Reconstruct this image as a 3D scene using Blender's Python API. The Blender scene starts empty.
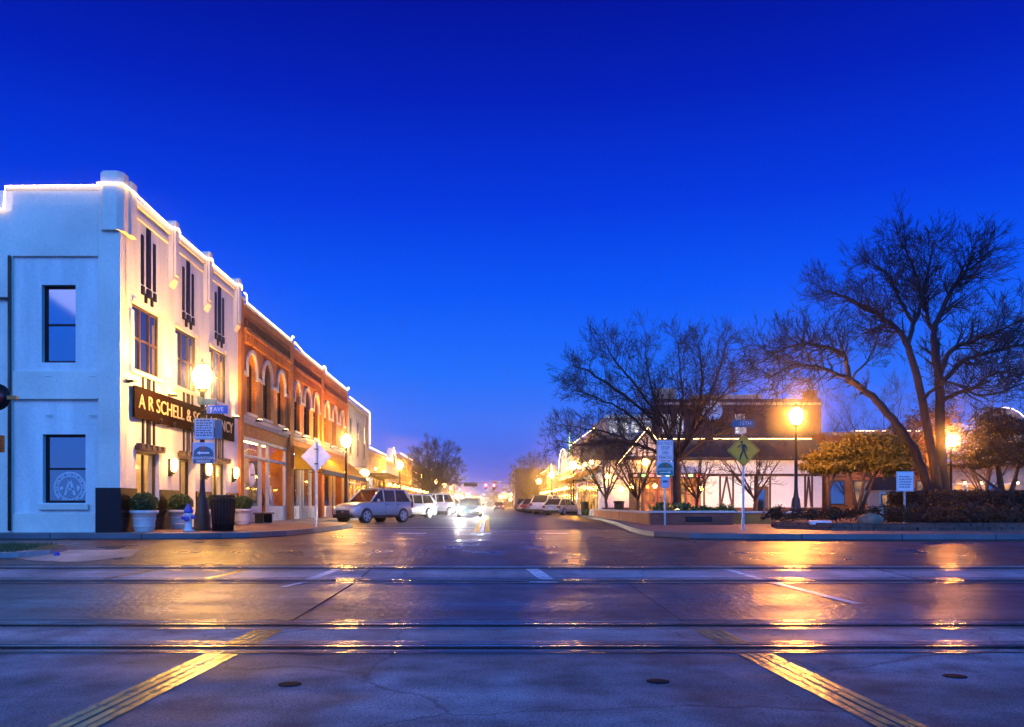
import bpy, bmesh, math, random
from mathutils import Vector, Matrix
rad = math.radians
S = bpy.context.scene
COL = S.collection
F = 850.0
CZ = 0.9

# ------------------------------------------------------------------ camera
cam_d = bpy.data.cameras.new('camera'); cam = bpy.data.objects.new('camera', cam_d); COL.objects.link(cam)
cam.location = (0, 0, CZ); cam.rotation_euler = (rad(90), 0, 0)
cam_d.sensor_width = 36; cam_d.lens = 36 * F / 1024
cam_d.shift_x = 24 / 1024; cam_d.shift_y = 141.5 / 1024
cam_d.clip_start = 0.05; cam_d.clip_end = 4000
S.camera = cam

# ------------------------------------------------------------------ world: dusk sky
W = bpy.data.worlds.new('World'); S.world = W; W.use_nodes = True
nt = W.node_tree; nt.nodes.clear()
def wn(t): return nt.nodes.new(t)
wo = wn('ShaderNodeOutputWorld'); bg = wn('ShaderNodeBackground')
tc = wn('ShaderNodeTexCoord'); sx = wn('ShaderNodeSeparateXYZ')
nt.links.new(tc.outputs['Generated'], sx.inputs[0])
ramp = wn('ShaderNodeValToRGB'); nt.links.new(sx.outputs['Z'], ramp.inputs[0])
def setramp(r, stops):
    el = r.color_ramp.elements
    while len(el) > 1: el.remove(el[-1])
    el[0].position = stops[0][0]; el[0].color = (*stops[0][1], 1)
    for p, c in stops[1:]:
        e = el.new(p); e.color = (*c, 1)
setramp(ramp, [(0.0, (.035, .085, .62)), (.04, (.050, .140, .85)), (.09, (.050, .190, .98)), (.15, (.014, .165, 1.0)), (.24, (.002, .098, .95)), (.33, (.0006, .043, .76)),
               (.43, (.0004, .016, .50)), (.52, (.0003, .006, .31)), (1.0, (.0004, .002, .12))])
ramp2 = wn('ShaderNodeValToRGB'); nt.links.new(sx.outputs['Z'], ramp2.inputs[0])
setramp(ramp2, [(0.0, (.12, .40, 1.5)), (.2, (.012, .36, 2.4)), (.5, (.03, 1.25, 4.2)), (.75, (.01, .40, 1.9)), (1.0, (.002, .02, .25))])
mr = wn('ShaderNodeMapRange'); mr.inputs[1].default_value = .02; mr.inputs[2].default_value = -.75
mr.interpolation_type = 'SMOOTHSTEP'
nt.links.new(sx.outputs['Y'], mr.inputs[0])
mx = wn('ShaderNodeMix'); mx.data_type = 'RGBA'
nt.links.new(mr.outputs[0], mx.inputs[0]); nt.links.new(ramp.outputs[0], mx.inputs[6]); nt.links.new(ramp2.outputs[0], mx.inputs[7])
sky = wn('ShaderNodeTexSky'); sky.sky_type = 'NISHITA'; sky.sun_disc = False
sky.sun_elevation = rad(-4); sky.sun_rotation = rad(180)
sm = wn('ShaderNodeMix'); sm.data_type = 'RGBA'; sm.blend_type = 'ADD'; sm.inputs[0].default_value = .06
nt.links.new(mx.outputs[2], sm.inputs[6]); nt.links.new(sky.outputs[0], sm.inputs[7])
nt.links.new(sm.outputs[2], bg.inputs[0]); bg.inputs[1].default_value = 1.0
nt.links.new(bg.outputs[0], wo.inputs[0])

# twilight glow from behind the camera
sd = bpy.data.lights.new('sun', 'SUN'); sd.energy = .55; sd.angle = rad(40); sd.color = (.60, .60, .85)
so = bpy.data.objects.new('sun', sd); COL.objects.link(so)
so.rotation_euler = (rad(62), 0, rad(-14))

S.view_settings.view_transform = 'Standard'; S.view_settings.look = 'None'
S.view_settings.exposure = 0.0; S.view_settings.gamma = 1.0; S.view_settings.use_curve_mapping = False
S.render.engine = 'CYCLES'
try:
    S.cycles.use_denoising = True; S.cycles.denoiser = 'OPENIMAGEDENOISE'
    S.cycles.max_bounces = 5; S.cycles.diffuse_bounces = 3; S.cycles.glossy_bounces = 3
    S.cycles.transparent_max_bounces = 16
    S.cycles.sample_clamp_indirect = 4.0
    S.cycles.caustics_reflective = False; S.cycles.caustics_refractive = False
except Exception: pass

# ------------------------------------------------------------------ materials
M = {}
def mat(name, col, rough=.6, var=.2, scale=4, bump=0., bscale=None, metal=0., emit=None, es=0., spec=.5, var2=.15, scale2=.5):
    m = bpy.data.materials.new(name); m.use_nodes = True; M[name] = m
    n = m.node_tree.nodes; l = m.node_tree.links; p = n['Principled BSDF']
    p.inputs['Roughness'].default_value = rough; p.inputs['Metallic'].default_value = metal
    p.inputs['Specular IOR Level'].default_value = spec
    t = n.new('ShaderNodeTexCoord')
    nz = n.new('ShaderNodeTexNoise'); nz.inputs['Scale'].default_value = scale; nz.inputs['Detail'].default_value = 5
    n2 = n.new('ShaderNodeTexNoise'); n2.inputs['Scale'].default_value = scale2; n2.inputs['Detail'].default_value = 3
    l.new(t.outputs['Object'], nz.inputs['Vector']); l.new(t.outputs['Object'], n2.inputs['Vector'])
    def mrange(src, v):
        q = n.new('ShaderNodeMapRange'); q.inputs[1].default_value = .3; q.inputs[2].default_value = .7
        q.inputs[3].default_value = 1 - v; q.inputs[4].default_value = 1 + v; l.new(src, q.inputs[0]); return q.outputs[0]
    mm = n.new('ShaderNodeMath'); mm.operation = 'MULTIPLY'
    l.new(mrange(nz.outputs[0], var), mm.inputs[0]); l.new(mrange(n2.outputs[0], var2), mm.inputs[1])
    vm = n.new('ShaderNodeVectorMath'); vm.operation = 'SCALE'; vm.inputs[0].default_value = col
    l.new(mm.outputs[0], vm.inputs['Scale']); l.new(vm.outputs[0], p.inputs['Base Color'])
    if bump:
        b = n.new('ShaderNodeBump'); b.inputs['Strength'].default_value = bump; b.inputs['Distance'].default_value = .02
        if bscale:
            n3 = n.new('ShaderNodeTexNoise'); n3.inputs['Scale'].default_value = bscale; n3.inputs['Detail'].default_value = 4
            l.new(t.outputs['Object'], n3.inputs['Vector']); l.new(n3.outputs[0], b.inputs['Height'])
        else: l.new(nz.outputs[0], b.inputs['Height'])
        l.new(b.outputs[0], p.inputs['Normal'])
    if emit:
        p.inputs['Emission Color'].default_value = (*emit, 1); p.inputs['Emission Strength'].default_value = es
    return m
def brick(name, c1, c2, mortar, bw=.22, bh=.075, rough=.75, floor=False, bump=.5, spec=.3, patch=.25, wet=None):
    m = bpy.data.materials.new(name); m.use_nodes = True; M[name] = m
    n = m.node_tree.nodes; l = m.node_tree.links; p = n['Principled BSDF']
    p.inputs['Specular IOR Level'].default_value = spec; p.inputs['Roughness'].default_value = rough
    t = n.new('ShaderNodeTexCoord'); s = n.new('ShaderNodeSeparateXYZ'); cb = n.new('ShaderNodeCombineXYZ')
    l.new(t.outputs['Object'], s.inputs[0])
    if floor:
        l.new(s.outputs[0], cb.inputs[0]); l.new(s.outputs[1], cb.inputs[1])
    else:
        a = n.new('ShaderNodeMath'); a.operation = 'ADD'; l.new(s.outputs[0], a.inputs[0]); l.new(s.outputs[1], a.inputs[1])
        l.new(a.outputs[0], cb.inputs[0]); l.new(s.outputs[2], cb.inputs[1])
    bt = n.new('ShaderNodeTexBrick'); l.new(cb.outputs[0], bt.inputs['Vector'])
    bt.inputs['Scale'].default_value = 1; bt.inputs['Brick Width'].default_value = bw; bt.inputs['Row Height'].default_value = bh
    bt.inputs['Mortar Size'].default_value = bh * .09; bt.inputs['Mortar Smooth'].default_value = .3
    bt.inputs['Color1'].default_value = (*c1, 1); bt.inputs['Color2'].default_value = (*c2, 1); bt.inputs['Mortar'].default_value = (*mortar, 1)
    nz = n.new('ShaderNodeTexNoise'); nz.inputs['Scale'].default_value = .9; nz.inputs['Detail'].default_value = 6
    l.new(t.outputs['Object'], nz.inputs['Vector'])
    q = n.new('ShaderNodeMapRange'); q.inputs[1].default_value = .3; q.inputs[2].default_value = .7
    q.inputs[3].default_value = 1 - patch; q.inputs[4].default_value = 1 + patch; l.new(nz.outputs[0], q.inputs[0])
    vm = n.new('ShaderNodeVectorMath'); vm.operation = 'SCALE'; l.new(bt.outputs['Color'], vm.inputs[0]); l.new(q.outputs[0], vm.inputs['Scale'])
    l.new(vm.outputs[0], p.inputs['Base Color'])
    b = n.new('ShaderNodeBump'); b.inputs['Strength'].default_value = bump; b.inputs['Distance'].default_value = .01; b.invert = True
    l.new(bt.outputs['Fac'], b.inputs['Height'])
    if wet:
        n4 = n.new('ShaderNodeTexNoise'); n4.inputs['Scale'].default_value = 8; n4.inputs['Detail'].default_value = 4
        l.new(t.outputs['Object'], n4.inputs['Vector'])
        b2 = n.new('ShaderNodeBump'); b2.inputs['Strength'].default_value = 1.0; b2.inputs['Distance'].default_value = .045
        l.new(n4.outputs[0], b2.inputs['Height']); l.new(b2.outputs[0], b.inputs['Normal'])
        q2 = n.new('ShaderNodeMapRange'); q2.inputs[1].default_value = .35; q2.inputs[2].default_value = .65
        q2.inputs[3].default_value = wet[0]; q2.inputs[4].default_value = wet[1]
        l.new(nz.outputs[0], q2.inputs[0]); l.new(q2.outputs[0], p.inputs['Roughness'])
    l.new(b.outputs[0], p.inputs['Normal'])
    return m
def emis(name, col, s):
    m = bpy.data.materials.new(name); m.use_nodes = True; M[name] = m
    p = m.node_tree.nodes['Principled BSDF']; p.inputs['Base Color'].default_value = (.6, .6, .6, 1)
    p.inputs['Emission Color'].default_value = (*col, 1); p.inputs['Emission Strength'].default_value = s
    return m
def litwin(name, c1, c2, s, scale=1.2):
    m = bpy.data.materials.new(name); m.use_nodes = True; M[name] = m
    n = m.node_tree.nodes; l = m.node_tree.links; p = n['Principled BSDF']
    p.inputs['Base Color'].default_value = (.03, .03, .03, 1); p.inputs['Roughness'].default_value = .08
    t = n.new('ShaderNodeTexCoord'); v = n.new('ShaderNodeTexVoronoi'); v.inputs['Scale'].default_value = scale
    nz = n.new('ShaderNodeTexNoise'); nz.inputs['Scale'].default_value = scale * 2; nz.inputs['Detail'].default_value = 5
    l.new(t.outputs['Object'], v.inputs['Vector']); l.new(t.outputs['Object'], nz.inputs['Vector'])
    mx = n.new('ShaderNodeMix'); mx.data_type = 'RGBA'; l.new(nz.outputs[0], mx.inputs[0])
    mx.inputs[6].default_value = (*c1, 1); mx.inputs[7].default_value = (*c2, 1)
    l.new(mx.outputs[2], p.inputs['Emission Color'])
    q = n.new('ShaderNodeMapRange'); q.inputs[1].default_value = .1; q.inputs[2].default_value = .75
    q.inputs[3].default_value = s * 1.5; q.inputs[4].default_value = s * .15; l.new(v.outputs['Distance'], q.inputs[0])
    l.new(q.outputs[0], p.inputs['Emission Strength'])
    return m
def clearglass(name, tint=(.92, .95, 1.0), refl=.12):
    m = bpy.data.materials.new(name); m.use_nodes = True; M[name] = m
    n = m.node_tree.nodes; l = m.node_tree.links; n.remove(n['Principled BSDF'])
    tr = n.new('ShaderNodeBsdfTransparent'); tr.inputs[0].default_value = (*tint, 1)
    gl = n.new('ShaderNodeBsdfGlossy'); gl.inputs['Roughness'].default_value = .03
    ms = n.new('ShaderNodeMixShader'); ms.inputs[0].default_value = refl
    l.new(tr.outputs[0], ms.inputs[1]); l.new(gl.outputs[0], ms.inputs[2]); l.new(ms.outputs[0], n['Material Output'].inputs[0])
    return m
SOD = (1.0, .47, .085)      # street lamps
WARM = (1.0, .62, .22)
mat('stucco', (.70, .69, .63), .75, .08, 12, .15, 60, var2=.16, scale2=.8)
q_ = M['stucco'].node_tree; nn_ = [x for x in q_.nodes if x.type == 'TEX_NOISE' and abs(x.inputs['Scale'].default_value - .8) < .01][0]
mp_ = q_.nodes.new('ShaderNodeMapping'); mp_.inputs['Scale'].default_value = (2.2, 2.2, .35); q_.links.new([x for x in q_.nodes if x.type == 'TEX_COORD'][0].outputs['Object'], mp_.inputs[0]); q_.links.new(mp_.outputs[0], nn_.inputs['Vector'])
mat('stucco_trim', (.71, .66, .54), .7, .06, 12, .1, 60)
mat('black_tile', (.006, .006, .007), .25, .3, 6, spec=.3)
mat('dark_metal', (.009, .010, .012), .42, .3, 8, spec=.35)
mat('black_paint', (.007, .007, .009), .5, .3, 8, spec=.25)
mat('bronze', (.06, .035, .02), .4, .3, 8)
mat('wood_brown', (.10, .04, .02), .6, .3, 6)
mat('maroon_board', (.010, .003, .002), .8, .2, 5, spec=.04)
mat('cream_paint', (.66, .58, .44), .6, .08, 6)
mat('tan_paint', (.42, .30, .17), .6, .1, 6)
mat('white_paint', (.72, .70, .66), .5, .1, 6)
mat('glass_dark', (.008, .010, .014), .04, .3, 1, spec=.9)
mat('interior', (.62, .50, .33), .8, .25, 2)
mat('interior_dark', (.10, .07, .05), .8, .3, 2)
M['glass_dark'].node_tree.nodes['Principled BSDF'].inputs['IOR'].default_value = 2.3
clearglass('glass_clear')
brick('brick_orange', (.58, .19, .03), (.48, .14, .025), (.32, .15, .05))
brick('brick_red', (.55, .15, .026), (.44, .11, .022), (.30, .13, .05))
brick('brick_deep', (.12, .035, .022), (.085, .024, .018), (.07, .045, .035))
brick('brick_tan', (.42, .30, .19), (.36, .25, .15), (.36, .30, .23))
brick('brick_cream', (.52, .45, .32), (.46, .38, .26), (.40, .34, .26))
brick('planter_brick', (.24, .065, .035), (.18, .045, .028), (.17, .12, .09))
brick('block_edging', (.17, .10, .08), (.11, .065, .055), (.05, .035, .03), .32, .11, bump=.9)
brick('pavers', (.17, .078, .036), (.085, .038, .022), (.02, .012, .009), .22, .11, floor=True, bump=1.0, spec=.34, patch=.45, wet=(.26, .46))
brick('sidewalk_brick', (.30, .15, .10), (.24, .12, .08), (.16, .11, .08), .22, .11, floor=True, bump=.4, rough=.55)
mat('awning_yellow', (.62, .36, .02), .7, .1, 5)
p_ = M['awning_yellow'].node_tree; tl_ = p_.nodes.new('ShaderNodeBsdfTranslucent'); tl_.inputs[0].default_value = (.80, .45, .02, 1); mxs = p_.nodes.new('ShaderNodeMixShader'); mxs.inputs[0].default_value = .45
p_.links.new(p_.nodes['Principled BSDF'].outputs[0], mxs.inputs[1]); p_.links.new(tl_.outputs[0], mxs.inputs[2]); p_.links.new(mxs.outputs[0], p_.nodes['Material Output'].inputs[0])
mat('canvas_dark', (.03, .03, .06), .8, .2, 5)
mat('terracotta_white', (.62, .58, .52), .6, .1, 8)
mat('soil', (.05, .03, .02), .9, .3, 12, .5)
mat('mulch', (.055, .028, .016), .95, .4, 18, .8)
mat('leaf_box', (.045, .10, .018), .5, .45, 9)
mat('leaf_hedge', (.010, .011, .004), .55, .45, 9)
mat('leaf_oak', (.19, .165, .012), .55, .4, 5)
mat('leaf_dark', (.05, .026, .009), .6, .45, 5)
mat('leaf_green', (.05, .13, .03), .5, .4, 9)
mat('bark', (.075, .048, .03), .85, .35, 9, .6)
mat('bark_dark', (.008, .007, .010), .9, .35, 9, .6)
mat('bark_pale', (.22, .17, .13), .8, .3, 9, .4)
mat('grass', (.035, .065, .015), .7, .4, 9, .4)
mat('dirt', (.10, .045, .025), .9, .3, 8, .5)
mat('hyd_white', (.65, .66, .66), .4, .1, 10)
mat('hyd_blue', (.02, .06, .42), .4, .1, 10)
mat('sign_yellow', (1.0, .36, .0), .4, .04, 5)
mat('sign_black', (.01, .01, .01), .5, .1, 5)
mat('sign_white', (.78, .68, .68), .4, .05, 5)
mat('sign_green', (.0, .16, .13), .4, .05, 5)
mat('sign_blue', (.02, .12, .45), .4, .05, 5)
mat('sign_teal', (.02, .10, .17), .4, .05, 5)
mat('sign_lightblue', (.35, .50, .62), .4, .05, 5)
mat('sign_back', (.55, .60, .64), .38, .1, 6, metal=.55)
mat('galv', (.42, .44, .46), .4, .15, 8, metal=.7)
mat('red_paint', (.5, .03, .02), .4, .1, 5)
mat('orange_paint', (.55, .17, .02), .5, .1, 5)
mat('red_door', (.32, .045, .02), .45, .2, 6)
mat('roof_shingle', (.045, .028, .022), .8, .35, 14, .4)
mat('timber', (.06, .02, .012), .7, .25, 8)
mat('tudor_plaster', (.70, .64, .58), .75, .07, 6, .1, 40)
mat('stone_cap', (.50, .46, .40), .7, .15, 8)
mat('arch_stone', (.50, .44, .36), .7, .12, 8)
mat('rock', (.22, .14, .09), .85, .3, 6, .7)
mat('curb', (.30, .30, .29), .55, .15, 6, .15, 40)
brick('curb_blue', (.12, .125, .135), (.09, .095, .105), (.02, .02, .02), 2.4, 4.0, rough=.55, bump=.3); M['curb_blue'].node_tree.nodes['Brick Texture'].inputs['Mortar Size'].default_value = .02
mat('tyre', (.012, .012, .012), .8, .2, 9)
mat('rim', (.46, .46, .47), .45, .1, 9)
mat('rim_grey', (.07, .07, .075), .5, .1, 9)
mat('car_glass', (.006, .007, .01), .03, .2, 2, spec=.9)
mat('car_trim', (.015, .015, .016), .5, .2, 8)
mat('chrome', (.7, .7, .7), .15, .05, 8, metal=1)
for nme, c in dict(paint_silver=(.50, .49, .49), paint_white=(.60, .59, .58), paint_cream=(.52, .48, .42), paint_red=(.35, .03, .02),
                   paint_grey=(.20, .21, .22), paint_dark=(.04, .045, .06), paint_blue=(.05, .09, .2)).items():
    mm_ = mat(nme, c, .28, .03, 3, metal=.2 if 'silver' in nme else .05)
    mm_.node_tree.nodes['Principled BSDF'].inputs['Coat Weight'].default_value = .6
mat('lamp_lens', (.7, .7, .72), .1, .05, 5, spec=.8)
emis('headlight_on', (1, .93, .82), 6500); emis('headlight_low', (1, .92, .78), 60)
mat('tail_lens', (.30, .01, .01), .15, .1, 6)
emis('tail_on', (1, .04, .02), 9)
emis('globe', SOD, 480); emis('globe_far', (1, .42, .05), 520); emis('globe_orange', (1.0, .33, .04), 1000); emis('bulb_warm', (1, .46, .08), 75); emis('bulb_far', (1, .42, .05), 130); emis('bulb_small', (1, .6, .2), 25)
emis('string', (1.0, .66, .30), 7); emis('string_amber', (1.0, .60, .22), 11)
emis('shop_tube', (1, .56, .17), 30); emis('cool_tube', (.75, .88, 1), 24)
emis('red_signal', (1, .04, .10), 30); emis('green_neon', (.35, 1, .1), 3)
emis('blue_led', (.15, .3, 1), 4); emis('traffic_far', (1, .85, .6), 25)
litwin('win_warm', (1, .30, .025), (1, .56, .12), .95); litwin('win_amber', (1, .22, .015), (1, .44, .06), .8, 1.8)
litwin('win_cool', (.75, .85, 1), (.9, .8, .7), 1.4); litwin('win_dim', (.9, .45, .12), (.5, .3, .1), .45)
emis('stained', (1, .35, .08), 1.2)
mat('letter', (.42, .34, .20), .5, .05, 8); mat('letter_white', (.8, .8, .8), .5, .05, 8); mat('letter_dark', (.05, .05, .07), .5, .05, 8)
mat('seal_white', (.6, .62, .66), .5, .1, 8)
mat('steel_rail', (.30, .28, .27), .16, .25, 14, .12, 60, metal=1.0)
mat('steel_edge', (.20, .18, .17), .22, .3, 5, .25, 9, metal=1.0)
mat('rubber', (.012, .012, .013), .75, .5, 10, .8, 18, spec=.12)
mat('line_dry', (.75, .42, .03), .7, .35, 6, spec=.12); mat('line_white_dry', (.80, .78, .76), .7, .25, 6, spec=.12); mat('line_yellow', (.62, .24, .006), .26, .4, 7, .35, 14, var2=.3, spec=1.0); mat('line_white', (.82, .78, .74), .40, .2, 9, .3, 14, spec=.4)

for nme in ('line_yellow', 'line_white', 'line_dry', 'line_white_dry'):      # paint worn through in flakes
    m = M[nme]; n = m.node_tree.nodes; l = m.node_tree.links; t = [x for x in n if x.type == 'TEX_COORD'][0]
    z = n.new('ShaderNodeTexNoise'); z.inputs['Scale'].default_value = 7; z.inputs['Detail'].default_value = 8; z.inputs['Roughness'].default_value = .7; l.new(t.outputs['Object'], z.inputs['Vector'])
    q = n.new('ShaderNodeMapRange'); q.inputs[1].default_value = .36; q.inputs[2].default_value = .43; l.new(z.outputs[0], q.inputs[0]); l.new(q.outputs[0], n['Principled BSDF'].inputs['Alpha'])

def wet_surface(name, col, r0, r1, var=.3, rust=0., spec=.5, bump=.35, bsc=38):
    """worn, damp paving: broad stains, fine grit, roughness that follows the damp patches"""
    m = mat(name, col, .4, var, 2.2, .0, var2=.35, scale2=.30, spec=spec)
    n = m.node_tree.nodes; l = m.node_tree.links; p = n['Principled BSDF']; t = [x for x in n if x.type == 'TEX_COORD'][0]
    mp = n.new('ShaderNodeMapping'); mp.inputs['Scale'].default_value = (.35, 1.6, 1); l.new(t.outputs['Object'], mp.inputs[0])
    a = n.new('ShaderNodeTexNoise'); a.inputs['Scale'].default_value = .9; a.inputs['Detail'].default_value = 6; l.new(mp.outputs[0], a.inputs['Vector'])
    q = n.new('ShaderNodeMapRange'); q.inputs[1].default_value = .32; q.inputs[2].default_value = .68
    q.inputs[3].default_value = r0; q.inputs[4].default_value = r1; l.new(a.outputs[0], q.inputs[0]); l.new(q.outputs[0], p.inputs['Roughness'])
    g = n.new('ShaderNodeTexNoise'); g.inputs['Scale'].default_value = bsc; g.inputs['Detail'].default_value = 5; l.new(t.outputs['Object'], g.inputs['Vector'])
    b = n.new('ShaderNodeBump'); b.inputs['Strength'].default_value = bump; b.inputs['Distance'].default_value = .014
    l.new(g.outputs[0], b.inputs['Height']); l.new(b.outputs[0], p.inputs['Normal'])
    src = p.inputs['Base Color'].links[0].from_socket
    if rust:
        z = n.new('ShaderNodeTexNoise'); z.inputs['Scale'].default_value = .55; z.inputs['Detail'].default_value = 7
        l.new(mp.outputs[0], z.inputs['Vector'])
        q2 = n.new('ShaderNodeMapRange'); q2.inputs[1].default_value = .48; q2.inputs[2].default_value = .70; q2.inputs[4].default_value = rust
        l.new(z.outputs[0], q2.inputs[0]); x = n.new('ShaderNodeMix'); x.data_type = 'RGBA'; l.new(q2.outputs[0], x.inputs[0])
        l.new(src, x.inputs[6]); x.inputs[7].default_value = (.05, .028, .018, 1); l.new(x.outputs[2], p.inputs['Base Color']); src = x.outputs[2]
    # cracks, tyre wear along the direction of travel, and fine grit
    wz = n.new('ShaderNodeTexNoise'); wz.inputs['Scale'].default_value = 1.3; wz.inputs['Detail'].default_value = 6; l.new(t.outputs['Object'], wz.inputs['Vector'])
    wa = n.new('ShaderNodeVectorMath'); wa.operation = 'MULTIPLY_ADD'; wa.inputs[1].default_value = (.9, .9, 0); l.new(wz.outputs['Color'], wa.inputs[0]); l.new(t.outputs['Object'], wa.inputs[2])
    vo = n.new('ShaderNodeTexVoronoi'); vo.feature = 'DISTANCE_TO_EDGE'; vo.inputs['Scale'].default_value = .27; l.new(wa.outputs[0], vo.inputs['Vector'])
    ck = n.new('ShaderNodeMapRange'); ck.inputs[1].default_value = .0; ck.inputs[2].default_value = .006; ck.inputs[3].default_value = .50; ck.inputs[4].default_value = 1; l.new(vo.outputs['Distance'], ck.inputs[0])
    tm = n.new('ShaderNodeMapping'); tm.inputs['Scale'].default_value = (1.5, .05, 1); l.new(t.outputs['Object'], tm.inputs[0])
    tn = n.new('ShaderNodeTexNoise'); tn.inputs['Scale'].default_value = 1.0; tn.inputs['Detail'].default_value = 3; l.new(tm.outputs[0], tn.inputs['Vector'])
    tr_ = n.new('ShaderNodeMapRange'); tr_.inputs[1].default_value = .35; tr_.inputs[2].default_value = .65; tr_.inputs[3].default_value = .75; tr_.inputs[4].default_value = 1.2; l.new(tn.outputs[0], tr_.inputs[0])
    gr_ = n.new('ShaderNodeTexNoise'); gr_.inputs['Scale'].default_value = 55; gr_.inputs['Detail'].default_value = 3; l.new(t.outputs['Object'], gr_.inputs['Vector'])
    gm = n.new('ShaderNodeMapRange'); gm.inputs[1].default_value = .35; gm.inputs[2].default_value = .65; gm.inputs[3].default_value = .6; gm.inputs[4].default_value = 1.4; l.new(gr_.outputs[0], gm.inputs[0])
    m1 = n.new('ShaderNodeMath'); m1.operation = 'MULTIPLY'; l.new(ck.outputs[0], m1.inputs[0]); l.new(tr_.outputs[0], m1.inputs[1])
    m2 = n.new('ShaderNodeMath'); m2.operation = 'MULTIPLY'; l.new(m1.outputs[0], m2.inputs[0]); l.new(gm.outputs[0], m2.inputs[1])
    v2 = n.new('ShaderNodeVectorMath'); v2.operation = 'SCALE'; l.new(src, v2.inputs[0]); l.new(m2.outputs[0], v2.inputs['Scale']); src = v2.outputs[0]
    # dark specks and oil spots
    v = n.new('ShaderNodeTexNoise'); v.inputs['Scale'].default_value = 6.5; v.inputs['Detail'].default_value = 8; v.inputs['Roughness'].default_value = .75
    l.new(t.outputs['Object'], v.inputs['Vector'])
    q3 = n.new('ShaderNodeMapRange'); q3.inputs[1].default_value = .30; q3.inputs[2].default_value = .42; q3.inputs[3].default_value = .45; q3.inputs[4].default_value = 1
    l.new(v.outputs[0], q3.inputs[0]); vs = n.new('ShaderNodeVectorMath'); vs.operation = 'SCALE'
    l.new(src, vs.inputs[0]); l.new(q3.outputs[0], vs.inputs['Scale']); l.new(vs.outputs[0], p.inputs['Base Color'])
    return m
wet_surface('concrete_near', (.165, .185, .205), .55, .80, .45, .5, spec=.16, bump=.6, bsc=30)
wet_surface('concrete_panel', (.27, .26, .27), .48, .75, .30, .25, spec=.25)
wet_surface('road_mid', (.10, .10, .105), .28, .52, .45, .4, spec=.26, bump=1.6, bsc=11)
wet_surface('concrete_light', (.34, .32, .34), .45, .7, .25, .2, spec=.3)
wet_surface('asphalt', (.03, .028, .028), .32, .60, .35, .4, spec=.14, bump=1.0, bsc=7)
wet_surface('sidewalk_conc', (.26, .23, .20), .45, .65, .2)
wet_surface('apron_conc', (.36, .31, .26), .45, .65, .2)
mat('earth', (.06, .05, .04), .9, .3, 3)

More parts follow.
